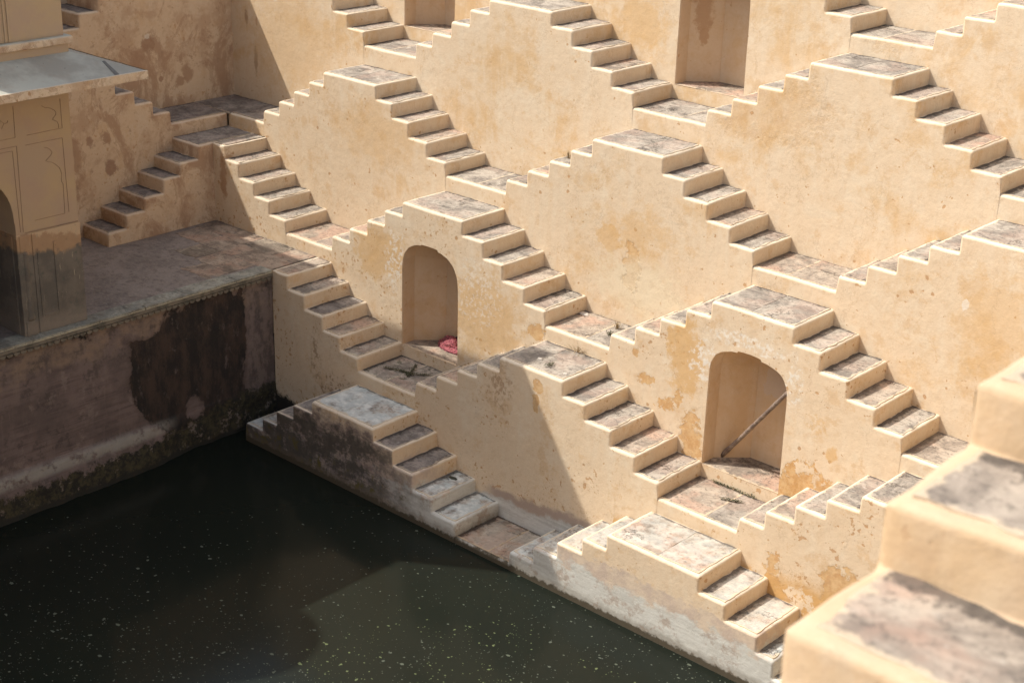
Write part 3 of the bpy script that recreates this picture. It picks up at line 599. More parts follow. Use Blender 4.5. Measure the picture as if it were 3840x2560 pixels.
sT = stone('terrace_flagstone', pink=.55, grime=.35, tone=(.95, .87, .81)); sT2 = stone('grey_terrace_flagstone', pink=.15, grime=.45, tone=(.82, .78, .73))
PG = empty('stone_paving', (-4.6, 1.3, 2.89), 'cracked flagstones at the terrace end, below the half-shaded flight', 'paving')
for ra, rb, xa in ((1.62, 2.15, -6.12), (1.02, 1.60, -6.05), (.42, 1.0, -5.2), (-.1, .40, -4.3)):
    x = xa
    while x < -3.65:
        w = rnd.uniform(.55, 1.15); x1 = min(x+w, -3.50 if rb < 1.05 else -3.12)
        if x1-x > .2: slab('flagstone', FN, x+.008, x1-.008, ra+rnd.uniform(-.03, .03), rb, 2.885+rnd.uniform(-.002, .006), rnd.choice((sT, sT, sT2)), PG, riser=None, back=rb > 2, jit=.035, rims='', front=False)
        x = x1
def retaining_mat():
    b = NB('rotting_plaster_over_masonry'); x, y, z = b.xyz()
    c = b.mix(b.ss(b.noise(1.4, 7, .65), .4, .62), (.135, .105, .098), (.195, .150, .140))
    hl = b.noise(1, 5, .75, vec=b.vec('MULTIPLY', b.P, (.5, .5, 17)))
    c = b.mix(b.m2('MULTIPLY', b.m2('MULTIPLY', b.ss(hl, .46, .64), b.ss(b.noise(1.1, 5, .7), .40, .58)), .55), c, (.075, .055, .055))
    c = b.mix(b.m2('MULTIPLY', b.m2('MULTIPLY', b.ss(b.noise(1, 6, .8, vec=b.vec('MULTIPLY', b.P, (.4, .4, 42))), .54, .64), b.ss(b.noise(1.6, 4, .7), .48, .6)), .45), c, (.27, .22, .20))
    c = b.mix(b.m2('MULTIPLY', b.ss(b.noise(2.6, 8, .75, vec=b.vec('ADD', b.P, (6, 6, 6))), .55, .63), .6), c, (.07, .058, .055))
    c = b.mix(b.m2('MULTIPLY', b.ss(b.noise(1.9, 8, .75, vec=b.vec('ADD', b.P, (16, 6, 6))), .57, .63), .5), c, (.27, .22, .20))
    vl = b.noise(1, 6, .75, vec=b.vec('MULTIPLY', b.P, (8, 8, .8)))
    c = b.mix(b.m2('MULTIPLY', b.ss(vl, .55, .68), .40), c, (.24, .19, .17))
    # ochre remains of paint toward the top
    zt = b.m2('MULTIPLY_ADD', b.m2('SUBTRACT', b.noise(1.8, 6, .7), .5), 1.6, z)
    up = b.m2('MULTIPLY', b.ss(zt, 2.05, 2.4), b.ss(b.noise(3, 6, .7), .38, .6))
    c = b.mix(b.m2('MULTIPLY', up, .7), c, (.29, .215, .155))
    c = b.mix(b.m2('MULTIPLY', b.m2('MULTIPLY', b.ss(b.noise(3.4, 7, .75, vec=b.vec('ADD', b.P, (1, 2, 3))), .54, .62), b.ss(z, 1.6, 2.3)), .75), c, (.10, .08, .07))
    dk = b.attr('stain'); dkn = b.m2('ADD', dk, b.m2('MULTIPLY', b.m2('SUBTRACT', b.noise(1.5, 8, .66, dist=.5), .5), 1.7))
    dkn = b.m2('ADD', dkn, b.m2('MULTIPLY', b.ss(b.m2('MULTIPLY_ADD', b.m2('SUBTRACT', b.noise(2.2, 6, .7), .5), 1.3, z), 2.45, 2.85), .42))
    halo = b.ss(dkn, .18, .5); c = b.mix(b.m2('MULTIPLY', halo, .45), c, (.095, .07, .062))
    dd = b.m2('MULTIPLY', b.ss(dkn, .44, .54), b.ss(b.noise(5, 7, .75, vec=b.vec('MULTIPLY', b.P, (1, 1, .5))), .30, .44))
    dark = b.mix(b.ss(b.noise(2.2, 7, .72, vec=b.vec('MULTIPLY', b.P, (1, 1.5, .6))), .40, .62), (.020, .018, .017), (.060, .040, .032))
    dark = b.mix(b.m2('MULTIPLY', b.ss(vl, .62, .72), b.ss(b.noise(2.1, 4), .5, .6)), dark, (.15, .10, .065))
    c = b.mix(dd, c, dark)
    # right strip near the staircase: pale wash with grey blooms
    stp = b.ss(y, .42, .5); c = b.mix(b.m2('MULTIPLY', stp, .5), c, b.mix(b.ss(b.noise(3, 7, .75, vec=b.vec('MULTIPLY', b.P, (1, 1.6, .8))), .44, .56), (.06, .055, .055), (.22, .175, .155)))
    # ledge and moss
    lm = b.attr('ledge'); c = b.mix(b.m2('MULTIPLY', b.m2('MULTIPLY', lm, b.ss(b.noise(3.2, 7, .74), .36, .5)), .9), c, b.mix(b.noise(7, 5, .7), (.26, .25, .225), (.38, .37, .33)))
    zm = b.m2('MULTIPLY_ADD', b.m2('SUBTRACT', b.noise(3.6, 8, .78), .5), .75, z)
    moss = b.mix(b.ss(b.noise(9, 7, .75), .42, .62), (.016, .016, .012), (.060, .052, .026))
    moss = b.mix(b.ss(b.noise(5, 6, .75, vec=b.vec('ADD', b.P, (4, 4, 4))), .56, .64), moss, (.17, .14, .115))
    c = b.mix(b.ss(zm, b_lim(b, y), 0) if False else b.ss(b.m2('SUBTRACT', zm, b.m2('MULTIPLY', b.ss(y, -2.4, .6), .32)), .36, .28), c, moss)
    c = b.mix(b.ss(b.m2('MULTIPLY_ADD', b.noise(5, 4), .1, z), .06, 0), c, (.018, .018, .014))
    b.l(c, b.b.inputs['Base Color']); b.b.inputs['Roughness'].default_value = .9
    h = b.m2('ADD', b.m2('ADD', b.noise(7, 7, .75), b.m2('MULTIPLY', hl, .3)), b.m2('MULTIPLY', dd, -.35))
    b.l(b.bump(h, .8, .03), b.b.inputs['Normal']); return b.m
POLY = [(-1.33, 2.59), (-0.95, 2.5), (-0.69, 2.70), (-0.25, 2.76), (0.09, 2.74), (.22, 2.6), (0.34, 2.71), (0.41, 1.91), (0.43, 1.54), (.34, 1.1), (0.27, 0.4), (-0.58, 0.36), (-1.3, 0.42), (-1.70, 0.62), (-1.85, 0.80), (-2.07, 1.23), (-2.21, 1.59), (-2.13, 1.8), (-2.10, 2.2), (-2.25, 2.36), (-1.77, 2.30), (-1.5, 2.36)]
BLOB = [(-1.10, .45), (-1.06, .62), (-.94, .86), (-.80, .90), (-.68, .84), (-.6, .6), (-.62, .45)]
def sdist(p, poly):
    ins = False; d = 9
    for i in range(len(poly)):
        a, b_ = poly[i], poly[(i+1) % len(poly)]
        if (a[1] > p[1]) != (b_[1] > p[1]) and p[0] < (b_[0]-a[0])*(p[1]-a[1])/(b_[1]-a[1])+a[0]: ins = not ins
        vx, vy = b_[0]-a[0], b_[1]-a[1]; t = max(0, min(1, ((p[0]-a[0])*vx+(p[1]-a[1])*vy)/(vx*vx+vy*vy+1e-9)))
        d = min(d, math.hypot(p[0]-a[0]-t*vx, p[1]-a[1]-t*vy))
    return d if ins else -d
RW = empty('retaining_wall', (-3.12, -3, -.1), 'rotting plaster retaining wall under the terrace with a huge black damp stain above the water', 'wall')
ny, vs, fs, st_, lg = 190, [], [], [], []
prof_z = [(-.5, .30), (-.1, .22), (.0, .19), (.1, .17), (.2, .15), (.3, .125), (.4, .10), (.48, .085), (.55, .075), (.60, .06), (.635, .035), (.66, .008), (.70, 0)] + [(.70+(2.86-.70)*i/44, 0) for i in range(1, 45)]
for i in range(ny+1):
    y = -7.6 + (1.075+7.6)*i/ny
    for (z, o) in prof_z:
        rag = noise.noise(Vector((y*3, z*5, 0)))*.045*min(1, o*9) + noise.noise(Vector((y*11, z*13, 3)))*.02*min(1, o*9)
        fade_ = 1 if y < -1.9 else max(.25, 1-(y+1.9)/1.2)
        vs.append((-3.12 + o*fade_ + rag + noise.noise(Vector((y*1.3, z*1.6, 8)))*.012, y, z))
        s = sdist((y, z), POLY); s = min(s, -sdist((y, z), BLOB)); st_.append(max(0, min(1, .5+s*3.2)))
        lg.append(min(1, max(0, 1.6-abs(z-.54)/.085))*(1 if y < -1.7 else max(0, 1-(y+1.7)/.5)))
nz = len(prof_z)
for i in range(ny):
    for j in range(nz-1): a = i*nz+j; fs.append((a, a+nz, a+nz+1, a+1))
meshobj('wall_face', vs, fs, retaining_mat(), RW, attrs={'stain': st_, 'ledge': lg}, smooth=True)
cop = stone('worn_grey_coping', tone=(.85, .92, .9), grime=.1, pink=.05, lime=.15)
y = -8.0
while y < 1.0:
    ln = rnd.uniform(.85, 1.35); y1 = min(1.055, y+ln)
    slab('coping_stone', FW, y+.003, y1-.003, 3.085, 3.45+rnd.uniform(-.03, .04), 2.893, cop, RW, riser=None, back=False, thick=.05, jit=.010, front=False); y = y1
# scalloped moulding below the coping
vs, fs = [], []
y = -7.6
while y < .95:
    w = .125; r = .058; b0 = len(vs); n = 9
    for dx in (-.0, .065):
        for k in range(n):
            t = math.pi*k/(n-1); vs.append((-3.115+dx*(1 if dx else 1), y+w/2-math.cos(t)*r, 2.79-math.sin(t)*.058))
    for k in range(n-1): fs.append((b0+k, b0+n+k, b0+n+k+1, b0+k+1))
    fs.append(tuple(b0+n+k for k in range(n))); y += w
b0 = len(vs); vs += [(-3.12, -7.6, 2.79), (-3.075, -7.6, 2.79), (-3.075, -7.6, 2.85), (-3.12, -7.6, 2.85), (-3.12, 1.05, 2.79), (-3.075, 1.05, 2.79), (-3.075, 1.05, 2.85), (-3.12, 1.05, 2.85)]
fs += [(b0, b0+4, b0+5, b0+1), (b0+1, b0+5, b0+6, b0+2), (b0+2, b0+6, b0+7, b0+3)]
meshobj('scalloped_moulding', vs, fs, flat('mouldy_carved_stone', (.20, .175, .135), .9, .4, 5, .5, dark=(.07, .07, .055)), RW)
# ------------------------------------------------------------------ pavilion
def boxmb(vs, fs, x0, x1, y0, y1, z0, z1):
    b0 = len(vs); vs += [(x, y, z) for z in (z0, z1) for y in (y0, y1) for x in (x0, x1)]
    for f in ((0, 2, 3, 1), (4, 5, 7, 6), (0, 1, 5, 4), (2, 6, 7, 3), (0, 4, 6, 2), (1, 3, 7, 5)): fs.append(tuple(b0+i for i in f))
def box(name, x0, x1, y0, y1, z0, z1, mat, parent, bev=.008):
    vs, fs = [], []; boxmb(vs, fs, x0, x1, y0, y1, z0, z1); o = meshobj(name, vs, fs, mat, parent)
    if bev:
        m = o.modifiers.new('bevel', 'BEVEL'); m.width = bev; m.segments = 2
    return o
def pav_mat():
    b = NB('pavilion_limewash')
    c = b.mix(b.ss(b.noise(.9, 6, .65), .4, .65), (.44, .325, .215), (.475, .345, .20))
    c = b.mix(b.m2('MULTIPLY', b.ss(b.noise(1.6, 5, .6, vec=b.vec('ADD', b.P, (4, 4, 4))), .48, .62), .35), c, (.42, .285, .215))
    c = b.mix(b.m2('MULTIPLY', b.ss(b.noise(30, 5, .7), .6, .75), .25), c, (.35, .24, .15))
    b.l(c, b.b.inputs['Base Color']); b.b.inputs['Roughness'].default_value = .75
    b.l(b.bump(b.noise(6, 5, .6), .25, .01), b.b.inputs['Normal']); return b.m
def dado_mat():
    b = NB('worn_dado_plaster'); x, y, z = b.xyz()
    sc = b.noise(1, 5, .75, vec=b.vec('MULTIPLY', b.P, (24, 24, 2.6)))
    c = b.mix(b.ss(b.noise(2.2, 7, .7), .4, .62), (.115, .105, .09), (.17, .15, .125))
    zt = b.m2('MULTIPLY_ADD', b.m2('SUBTRACT', b.noise(3, 7, .75), .5), .55, z); zt = b.m2('MULTIPLY_ADD', b.m2('ADD', y, 3.3), .15, zt)
    c = b.mix(b.ss(zt, 4.22, 4.34), c, b.mix(b.noise(6, 5, .7), (.34, .20, .11), (.42, .29, .17)))
    c = b.mix(b.ss(zt, 4.50, 4.56), c, (.52, .38, .24))
    c = b.mix(b.m2('MULTIPLY', b.ss(sc, .625, .66), b.ss(z, 3.2, 3.6)), c, (.38, .33, .24))
    c = b.mix(b.m2('MULTIPLY', b.ss(b.noise(3.4, 6, .7, vec=b.vec('ADD', b.P, (7, 7, 7))), .56, .64), .5), c, (.07, .085, .075))
    c = b.mix(b.m2('MULTIPLY', b.ss(z, 3.35, 3.0), .5), c, (.26, .22, .18))
    b.l(c, b.b.inputs['Base Color']); b.b.inputs['Roughness'].default_value = .7
    b.l(b.bump(b.noise(14, 6, .7), .4, .012), b.b.inputs['Normal']); return b.m
def roof_mat():
    b = NB('limewashed_eave_top')
    c = b.mix(b.ss(b.noise(1.2, 6, .65), .38, .62), (.38, .36, .30), (.52, .52, .44))
    c = b.mix(b.m2('MULTIPLY', b.ss(b.noise(3.1, 6, .7), .5, .64), .3), c, (.42, .35, .28))
    c = b.mix(b.ss(b.noise(13, 4, .6), .70, .73), c, (.12, .10, .09))
    b.l(c, b.b.inputs['Base Color']); b.b.inputs['Roughness'].default_value = .8
    b.l(b.bump(b.noise(9, 6, .7), .35, .012), b.b.inputs['Normal']); return b.m
mpav, mdado, mroof = pav_mat(), dado_mat(), roof_mat()
medge = plaster('chipped_eave_edge', ochre=.4, spots=1.3, dirty=.45)
mline = flat('panel_line_brown', (.33, .225, .14), .9, .3)  # plain darker brown for the raised panel lines
mdarkin = flat('shade_darkened_interior_plaster', (.10, .075, .065), .9, .3, 2)  # near-black colour stands in for the shade inside the arcade
PV = empty('pavilion', (-3.29, -4, 2.89), 'two-storey ochre pavilion with sloping eave, dark arch and grey worn dado on the terrace', 'pavilion')
XP, YC = -3.29, -2.81
# arcade wall with arch openings facing the pool
def arch_pts(yc, hw, zs, zt, n=22):
    o = [(yc-hw, 2.9), (yc-hw, zs)]
    for k in range(n+1):
        t = math.pi*k/n; o.append((yc-hw*.99*math.cos(t)*1.0, zs+(zt-zs)*math.sin(t)**.82))
    o += [(yc+hw, zs), (yc+hw, 2.9)]; return o
ops = [(-4.93, .965, 4.85, 5.80), (-7.93, .965, 4.85, 5.80), (-10.93, .965, 4.85, 5.8)]
outer = [(-12.9, 2.89), (-12.9, 7.5), (YC, 7.5), (YC, 2.89)]
seq = [(YC, 2.89), (YC, 7.5), (-12.9, 7.5), (-12.9, 2.89)]
for yc, hw, zs, zt in sorted(ops): seq += arch_pts(yc, hw, zs, zt)
vs = [(XP, p[0], p[1]) for p in seq] + [(XP-.75, p[0], p[1]) for p in seq]; n = len(seq)
fs = [tuple(range(n)), tuple(range(2*n-1, n-1, -1))] + [(i, i+n, (i+1) % n+n, (i+1) % n) for i in range(n)]
o = meshobj('arcade_wall', vs, fs, mpav, PV)
bm = bmesh.new(); bm.from_mesh(o.data); bmesh.ops.triangulate(bm, faces=[f for f in bm.faces if len(f.verts) > 4]); bmesh.ops.recalc_face_normals(bm, faces=bm.faces); bm.normal_update()
for f in bm.faces: f.material_index = 1 if abs(f.normal.x) < .5 and f.calc_center_median().z < 6 and f.calc_center_median().y < -2.9-YC*0 else 0  # arch reveals get the colour darkened for interior shade
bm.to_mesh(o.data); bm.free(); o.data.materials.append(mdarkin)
box('jamb_dado', XP-.74, XP-.12, -3.985, -3.955, 2.9, 4.60, mdado, PV, .004)
box('side_wall', -9.2, XP-.76, YC-.7, YC-.002, 2.88, 7.5, mpav, PV)
box('inner_wall', -6.3, -6.0, -12.9, YC-.72, 2.9, 7.3, flat('dull_red_interior', (.13, .055, .045), .9, .3, 2), PV)
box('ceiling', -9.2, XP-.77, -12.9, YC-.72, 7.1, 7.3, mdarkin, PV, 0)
# dado skin on the pier (front and jamb), standing slightly proud
def dado(y0, y1):
    box('dado', XP-.74, XP+.018, y0, y1, 2.90, 4.64, mdado, PV, .01)
dado(-3.70, YC+.015)
box('dado', XP-.74, XP+.012, -3.974, -3.702, 2.90, 4.645, mdado, PV, .01)
for yc in (-6.43, -9.43): dado(yc-.56, yc+.56)
# raised frame strips on the dado
for (a, b_, c_, d) in ((-3.63, -3.585, 3.17, 4.36), (-3.325, -3.275, 3.17, 4.42), (-3.585, -3.325, 3.17, 3.215)):
    box('dado_frame', XP+.012, XP+.032, a, b_, c_, d, mdado, PV, .006)
# engaged column at the arch jamb
def lathe(name, prof, cx, cy, mat, parent, seg=20):
    vs, fs = [], []
    for r, z in prof:
        for k in range(seg): t = 2*math.pi*k/seg; vs.append((cx+r*math.cos(t), cy+r*math.sin(t), z))
    for j in range(len(prof)-1):
        for k in range(seg): a = j*seg+k; b_ = j*seg+(k+1) % seg; fs.append((a, b_, b_+seg, a+seg))
    fs.append(tuple(range(seg-1, -1, -1))); fs.append(tuple((len(prof)-1)*seg+k for k in range(seg)))
    return meshobj(name, vs, fs, mat, parent, smooth=True)
for cy in (-3.83, -5.98, -6.88):
    c_ = lathe('column', [(.075, 3.16), (.085, 3.2), (.072, 3.28), (.068, 4.3), (.08, 4.34)], XP-.035, cy, mdado, PV)
    box('base', XP-.15, XP+.03, cy-.105, cy+.09, 2.9, 3.16, mdado, c_, .012)
    box('capital', XP-.15, XP+.022, cy-.10, cy+.095, 4.34, 4.64, mdado, c_, .015)
# panel lines drawn as thin raised strips, darker than the wall
def polyline(name, pts, w, mat, parent, x, th=.006):
    vs, fs = [], []
    n = len(pts)
    for i, (y, z) in enumerate(pts):
        a = pts[max(0, i-1)]; c = pts[min(n-1, i+1)]; d = Vector((c[0]-a[0], c[1]-a[1])); d.normalize(); nx, nz_ = -d.y*w/2, d.x*w/2
        vs += [(x, y+nx, z+nz_), (x+th, y+nx*.6, z+nz_*.6), (x+th, y-nx*.6, z-nz_*.6), (x, y-nx, z-nz_)]
    for i in range(n-1):
        for k in range(3): a = i*4+k; fs.append((a, a+4, a+5, a+1))
    return meshobj(name, vs, fs, mat, parent)
gl = mline
LN = [[(-2.97, 6.73), (-2.972, 6.25), (-3.62, 6.24)], [(-3.31, 6.67), (-3.27, 6.64), (-3.25, 6.625), (-3.20, 6.62), (-3.15, 6.60), (-3.09, 6.56), (-3.062, 6.52), (-3.07, 6.48), (-3.12, 6.44), (-3.13, 6.41), (-3.09, 6.39), (-3.05, 6.365), (-3.032, 6.31), (-3.04, 6.26)],
 [(-3.81, 6.74), (-3.82, 6.24), (-4.2, 6.235)], [(-3.66, 6.085), (-2.985, 6.09), (-2.98, 5.66), (-2.972, 4.84)],
 [(-3.33, 5.99), (-3.28, 5.98), (-3.23, 5.95), (-3.19, 5.89), (-3.22, 5.84), (-3.32, 5.765), (-3.28, 5.745), (-3.24, 5.735), (-3.20, 5.72), (-3.16, 5.69), (-3.12, 5.655), (-3.08, 5.61), (-3.062, 5.56), (-3.05, 5.50), (-3.065, 5.42), (-3.06, 5.37), (-3.038, 5.33), (-3.042, 5.1), (-3.05, 4.83), (-3.61, 4.83)],
 [(-3.81, 6.10), (-3.82, 5.4), (-3.83, 4.68)], [(-4.6, 6.04), (-3.89, 6.035), (-3.885, 5.3), (-3.88, 4.69)], [(-4.25, 6.10), (-3.815, 6.10)], [(-3.98, 6.49), (-3.93, 6.50), (-3.92, 6.53)], [(-4.05, 6.55), (-3.99, 6.50), (-4.04, 6.42)]]
for L in LN: polyline('panel_line', L, .009, gl, PV, XP+.001)
polyline('panel_line', [(-3.82, 4.665), (-2.83, 4.655)], .012, gl, PV, XP+.020)
# sloping eave (chhajja) round the pavilion: top, hipped corner, edge, underside
def eave(zw, ze, th, yb0, nm, xw=XP, xe=-9.2):
    e = .90; x1, y1 = xw+e, YC+e; a = yb0
    top = [(xw+.0, a, zw), (xw, YC, zw), (xe, YC, zw), (x1, a, ze), (x1, y1, ze), (xe, y1, ze)]
    vs = []; fs = []
    def lerp(p, q, t): return tuple(p[i]+(q[i]-p[i])*t for i in range(3))
    o1 = meshobj(nm, top+[(p[0], p[1], p[2]-.012) for p in top], [(0, 3, 4, 1), (1, 4, 5, 2), (6, 7, 10, 9), (7, 8, 11, 10)], mroof, PV)
    # fascia: thick chipped edge, wobbly
    vs = []; fs = []; path = []
    yy = a
    while yy < y1: path.append((x1, yy)); yy += .06
    path.append((x1, y1)); xx = x1
    while xx > xe: path.append((xx, y1)); xx -= .09
    for (px, py) in path:
        ox = .012 if px >= x1-1e-6 else 0; oy = .012 if py >= y1-1e-6 else 0
        w1 = noise.noise(Vector((px*3, py*3, zw)))*.006; w2 = noise.noise(Vector((px*9, py*9, zw+4)))*.006
        inn = (px-.10 if ox else px, py-.10 if oy else py); up = .10/e*(zw-ze)
        vs += [(inn[0], inn[1], ze-th+.002), (px+ox, py+oy, ze-th+w2), (px+ox, py+oy, ze+.006+w1), (px+ox-(.02 if ox else 0), py+oy-(.02 if oy else 0), ze+.014+w1)]
    for i in range(len(path)-1):
        for k in range(3): q = i*4+k; fs.append((q, q+4, q+5, q+1))
    o2 = meshobj('eave_edge', vs, fs, medge, o1)
    bt = [(xw, a, ze-th+.0), (xw, YC, ze-th), (xe, YC, ze-th), (x1-.05, a, ze-th+.004), (x1-.05, y1-.05, ze-th+.004), (xe, y1-.05, ze-th+.004)]
    meshobj('eave_soffit', bt, [(0, 1, 4, 3), (1, 2, 5, 4)], mpav, o1)
    return o1
e1 = eave(7.48, 7.175, .125, -12.9, 'eave')
# raised batten on the slope and string course
for (y_, w_) in ((0, 0),):
    vs = [(-2.835, -2.435, 7.322), (-2.83, -2.39, 7.322), (-2.415, -2.415, 7.181), (-2.415, -2.49, 7.181)]
    vs2 = [(p[0], p[1], p[2]+.012) for p in vs]
    meshobj('eave_batten', vs+vs2, [(4, 5, 6, 7), (0, 1, 5, 4), (1, 2, 6, 5), (2, 3, 7, 6), (3, 0, 4, 7)], flat('dark_mortar', (.20, .19, .17), .9), e1)
box('string_course', -9.2, XP+.045, -12.9, YC+.045, 7.46, 7.60, mpav, PV, .01)
box('cornice', -9.2, XP+.105, -12.9, YC+.105, 7.60, 7.715, medge, PV, .02)
box('cornice_top', -9.2, XP+.085, -12.9, YC+.085, 7.71, 7.725, mroof, PV, .005)
box('upper_wall', -13.5, XP-.0, -4.95, YC, 7.72, 11.2, mpav, PV, .01)
for y_ in (-3.83, -3.765, -3.91): box('pilaster', XP-.01, XP+.02, y_-.018, y_+.012, 7.735, 10.8, mpav, PV, .006)
e2 = eave(11.35, 11.15, .12, -4.95, 'eave', xe=-13.5)
box('roof_parapet', -13.4, XP-.1, -4.95, YC-.1, 11.48, 11.9, mpav, PV, .02)
lathe('unseen_shadow_dome', [(1.25, 7.7), (1.25, 10.2), (1.55, 10.25), (1.3, 10.4), (1.28, 10.9), (1.05, 11.5), (.6, 11.95), (.15, 12.15), (.06, 12.6)], -5.2, -9.4, mpav, PV, 28)  # unseen dome, added so its shadow breaks up the sunlit water
# ------------------------------------------------------------------ water
def water_mat():
    b = NB('murky_green_water')
    c = b.mix(b.noise(.35, 4, .6), (.0118, .0145, .0118), (.0140, .0175, .0122))
    b.l(c, b.b.inputs['Base Color']); b.b.inputs['Roughness'].default_value = .12; b.b.inputs['IOR'].default_value = 1.33; b.b.inputs['Specular IOR Level'].default_value = .20
    b.l(b.bump(b.noise(3.0, 3, .5), .05, .01), b.b.inputs['Normal']); return b.m
wv = [(-3.5, -24, -.1), (14, -24, -.1), (14, .5, -.1), (-3.5, .5, -.1)]
tag(meshobj('water', wv, [(0, 1, 2, 3)], water_mat()), kind='structure')
def fleck_mat():
    b = NB('floating_scum'); a = b.attr('hue')
    c = b.mix(a, (.080, .092, .072), (.12, .155, .055)); b.l(c, b.b.inputs['Base Color']); b.b.inputs['Roughness'].default_value = .8; return b.m
vs, fs, hue = [], [], []
for i in range(23000):
    x = rnd.uniform(-3.0, 11.0); y = -rnd.random()**1.0*9.2
    dens = noise.noise(Vector((x*.45, y*.45, 1)))*.5+.5+.4*noise.noise(Vector((x*1.6, y*1.6, 4)))
    if x - 3.0 < -.9*(-y) - 2: continue
    near = min(1, max(.22, (x+(-y)*.75)/7.5))
    if rnd.random() > dens*near*1.2: continue
    r = .004+.015*rnd.random()**3 + (.022 if rnd.random() < .02 else 0); n = 5; b0 = len(vs); a0 = rnd.random()*6
    g = 1 if (x > 3.4 and y < -1.0 and noise.noise(Vector((x*.9, y*.9, 9))) > -.05) else rnd.random()*.2
    el_ = rnd.uniform(.5, 1.6)
    for k in range(n):
        t = a0+2*math.pi*k/n; rr = r*rnd.uniform(.5, 1.2); vs.append((x+math.cos(t)*rr*el_, y+math.sin(t)*rr, -.0965)); hue.append(g*rnd.uniform(.6, 1))
    fs.append(tuple(range(b0, b0+n)))
tag(meshobj('floating_debris', vs, fs, fleck_mat(), attrs={'hue': hue}), 'specks of pale scum and green algae drifting on the dark water', 'debris', kind='stuff')
# ------------------------------------------------------------------ foreground steps and east bank
FG = empty('staircase', (16.5, -12, 9.8), 'blurred ochre steps close to the camera in the lower right corner', 'staircase')
ue = [12.66, 12.08, 11.50, 10.92, 10.34]; ze = [9.868, 10.13, 10.392, 10.652, 10.92, 11.2]
c = [(7.5, 11.2), (ue[4], 11.2)]
for i in range(4, -1, -1): c += [(ue[i], ze[i+1])] if False else []
c = [(8.8, 11.2)]
for i in range(4, -1, -1): c += [(ue[i], ze[i+1]), (ue[i], ze[i])]
c += [(14.2, 9.868)]
body('plastered_wall', FE, c, 16.5, 17.62, 2.0, pF, FG, R=.055, endcut=(True, True), wa=2.2)
for i in range(1, 5): slab('stair_tread', FE, ue[i]+.01, ue[i-1]-.07, 16.58, 17.60, ze[i], sBig, FG, riser='L', jit=.02)
slab('platform_slab', FE, 8.8, ue[4]-.07, 16.58, 17.6, 11.2, sBig, FG)
slab('platform_slab', FE, ue[0]+.01, 14.2, 16.58, 17.6, 9.868, sBig, FG, riser='L')
def zig(k, j0, j1):
    c = []; ap, t = .74, .473; st = (A[k]-V[k])/5
    for j in range(j0, j1+1, 2):
        x0 = j*HP
        for i in range(4, -1, -1): c += [(x0-ap-i*t, V[k]+(4-i)*st), (x0-ap-i*t, V[k]+(5-i)*st)]
        for i in range(5): c += [(x0+ap+i*t, V[k]+(5-i)*st), (x0+ap+i*t, V[k]+(4-i)*st)]
    return c
EB = empty('stepped_bank', (14, -8, 3), 'east bank of the stepwell carrying the blurred near steps', 'wall')
for k in range(1, 6):
    if k < 4: body('tier_wall', FE, zig(k, -2+k % 2, 6+k % 2), 11.1+(k-1)*1.08, 11.1+k*1.08+.05, -1 if k == 1 else V[k]-2, pN, EB)
    body('tier_wall', FS, zig(k, -6+k % 2, 4+k % 2), 15.0+(k-1)*1.08, 15.0+k*1.08+.05, -1 if k == 1 else V[k]-2, pN, EB)
body('tier_wall', FE, [(-7, 4.9), (20, 4.9)], 14.34, 16.6, 2, pN, EB, endcut=(True, True))
body('tier_wall', FE, [(-7, 8.6), (9, 8.6)], 15.6, 17.7, 2, pN, EB, endcut=(True, True))
# ground round the well
gm = flat('dusty_ground', (.34, .27, .19), .95, .25, .6, .3)
def ground(name, x0, x1, y0, y1, z): return tag(meshobj(name, [(x0, y0, z), (x1, y0, z), (x1, y1, z), (x0, y1, z)], [(0, 1, 2, 3)], gm), kind='structure')
ground('ground', -300, 300, 6.95, 400, 11.2); ground('ground', -300, -10.85, -300, 6.95, 10.9)
ground('ground', 17.6, 300, -300, -12.2, 9.85); ground('ground', 17.6, 300, -12.2, 6.95, 9.88); ground('ground', -10.85, 17.6, -300, -20.3, 9.6)
# ------------------------------------------------------------------ small things
def cloth_mat():
    b = NB('crimson_patterned_cloth')
    f = b.noise(1, 4, .6, vec=b.vec('MULTIPLY', b.P, (34, 20, 40)), dist=1.5)
    c = b.mix(b.ss(f, .42, .60), (.13, .018, .035), (.52, .145, .165))
    c = b.mix(b.m2('MULTIPLY', b.ss(b.noise(60, 3, .6), .60, .66), .8), c, (.62, .40, .32))
    b.l(c, b.b.inputs['Base Color']); b.b.inputs['Roughness'].default_value = .85; b.l(b.bump(f, .9, .015), b.b.inputs['Normal']); return b.m
mcl = cloth_mat()
def heap(name, c, r, mat, parent, seed, nu=64, nv=26, rid=.10):
    vs, fs = [], []
    for j in range(nv+1):
        ph = math.pi/2*j/nv
        for i in range(nu):
            th = 2*math.pi*i/nu; d = Vector((math.cos(th)*math.cos(ph), math.sin(th)*math.cos(ph), math.sin(ph)))
            q = d*2.1+Vector((seed, seed, 0)); n1 = noise.noise(q); n2 = 1-abs(noise.noise(Vector((q.x*1.6+n1*2, q.y*1.6, q.z*3.2))))*2.2; n3 = 1-abs(noise.noise(q*3.7+Vector((n1*3, 0, 5))))*2
            k = 1+.22*n1+rid*n2+rid*.45*n3
            vs.append((c[0]+d.x*r[0]*k, c[1]+d.y*r[1]*k, c[2]+max(0, d.z*r[2]*k)))
    for j in range(nv):
        for i in range(nu): a = j*nu+i; b_ = j*nu+(i+1) % nu; fs.append((a, b_, b_+nu, a+nu))
    return meshobj(name, vs, fs, mat, parent, smooth=True)
CB = empty('cloth_bundle', (.03, 2.74, 1.79), 'crumpled crimson cloth bundle lying on the niche floor', 'cloth')
heap('crumpled_cloth', (-.04, 2.74, 1.79), (.27, .17, .165), mcl, CB, 3.1)
heap('loose_fold', (.12, 2.60, 1.79), (.30, .08, .05), mcl, CB, 8.7, rid=.2)
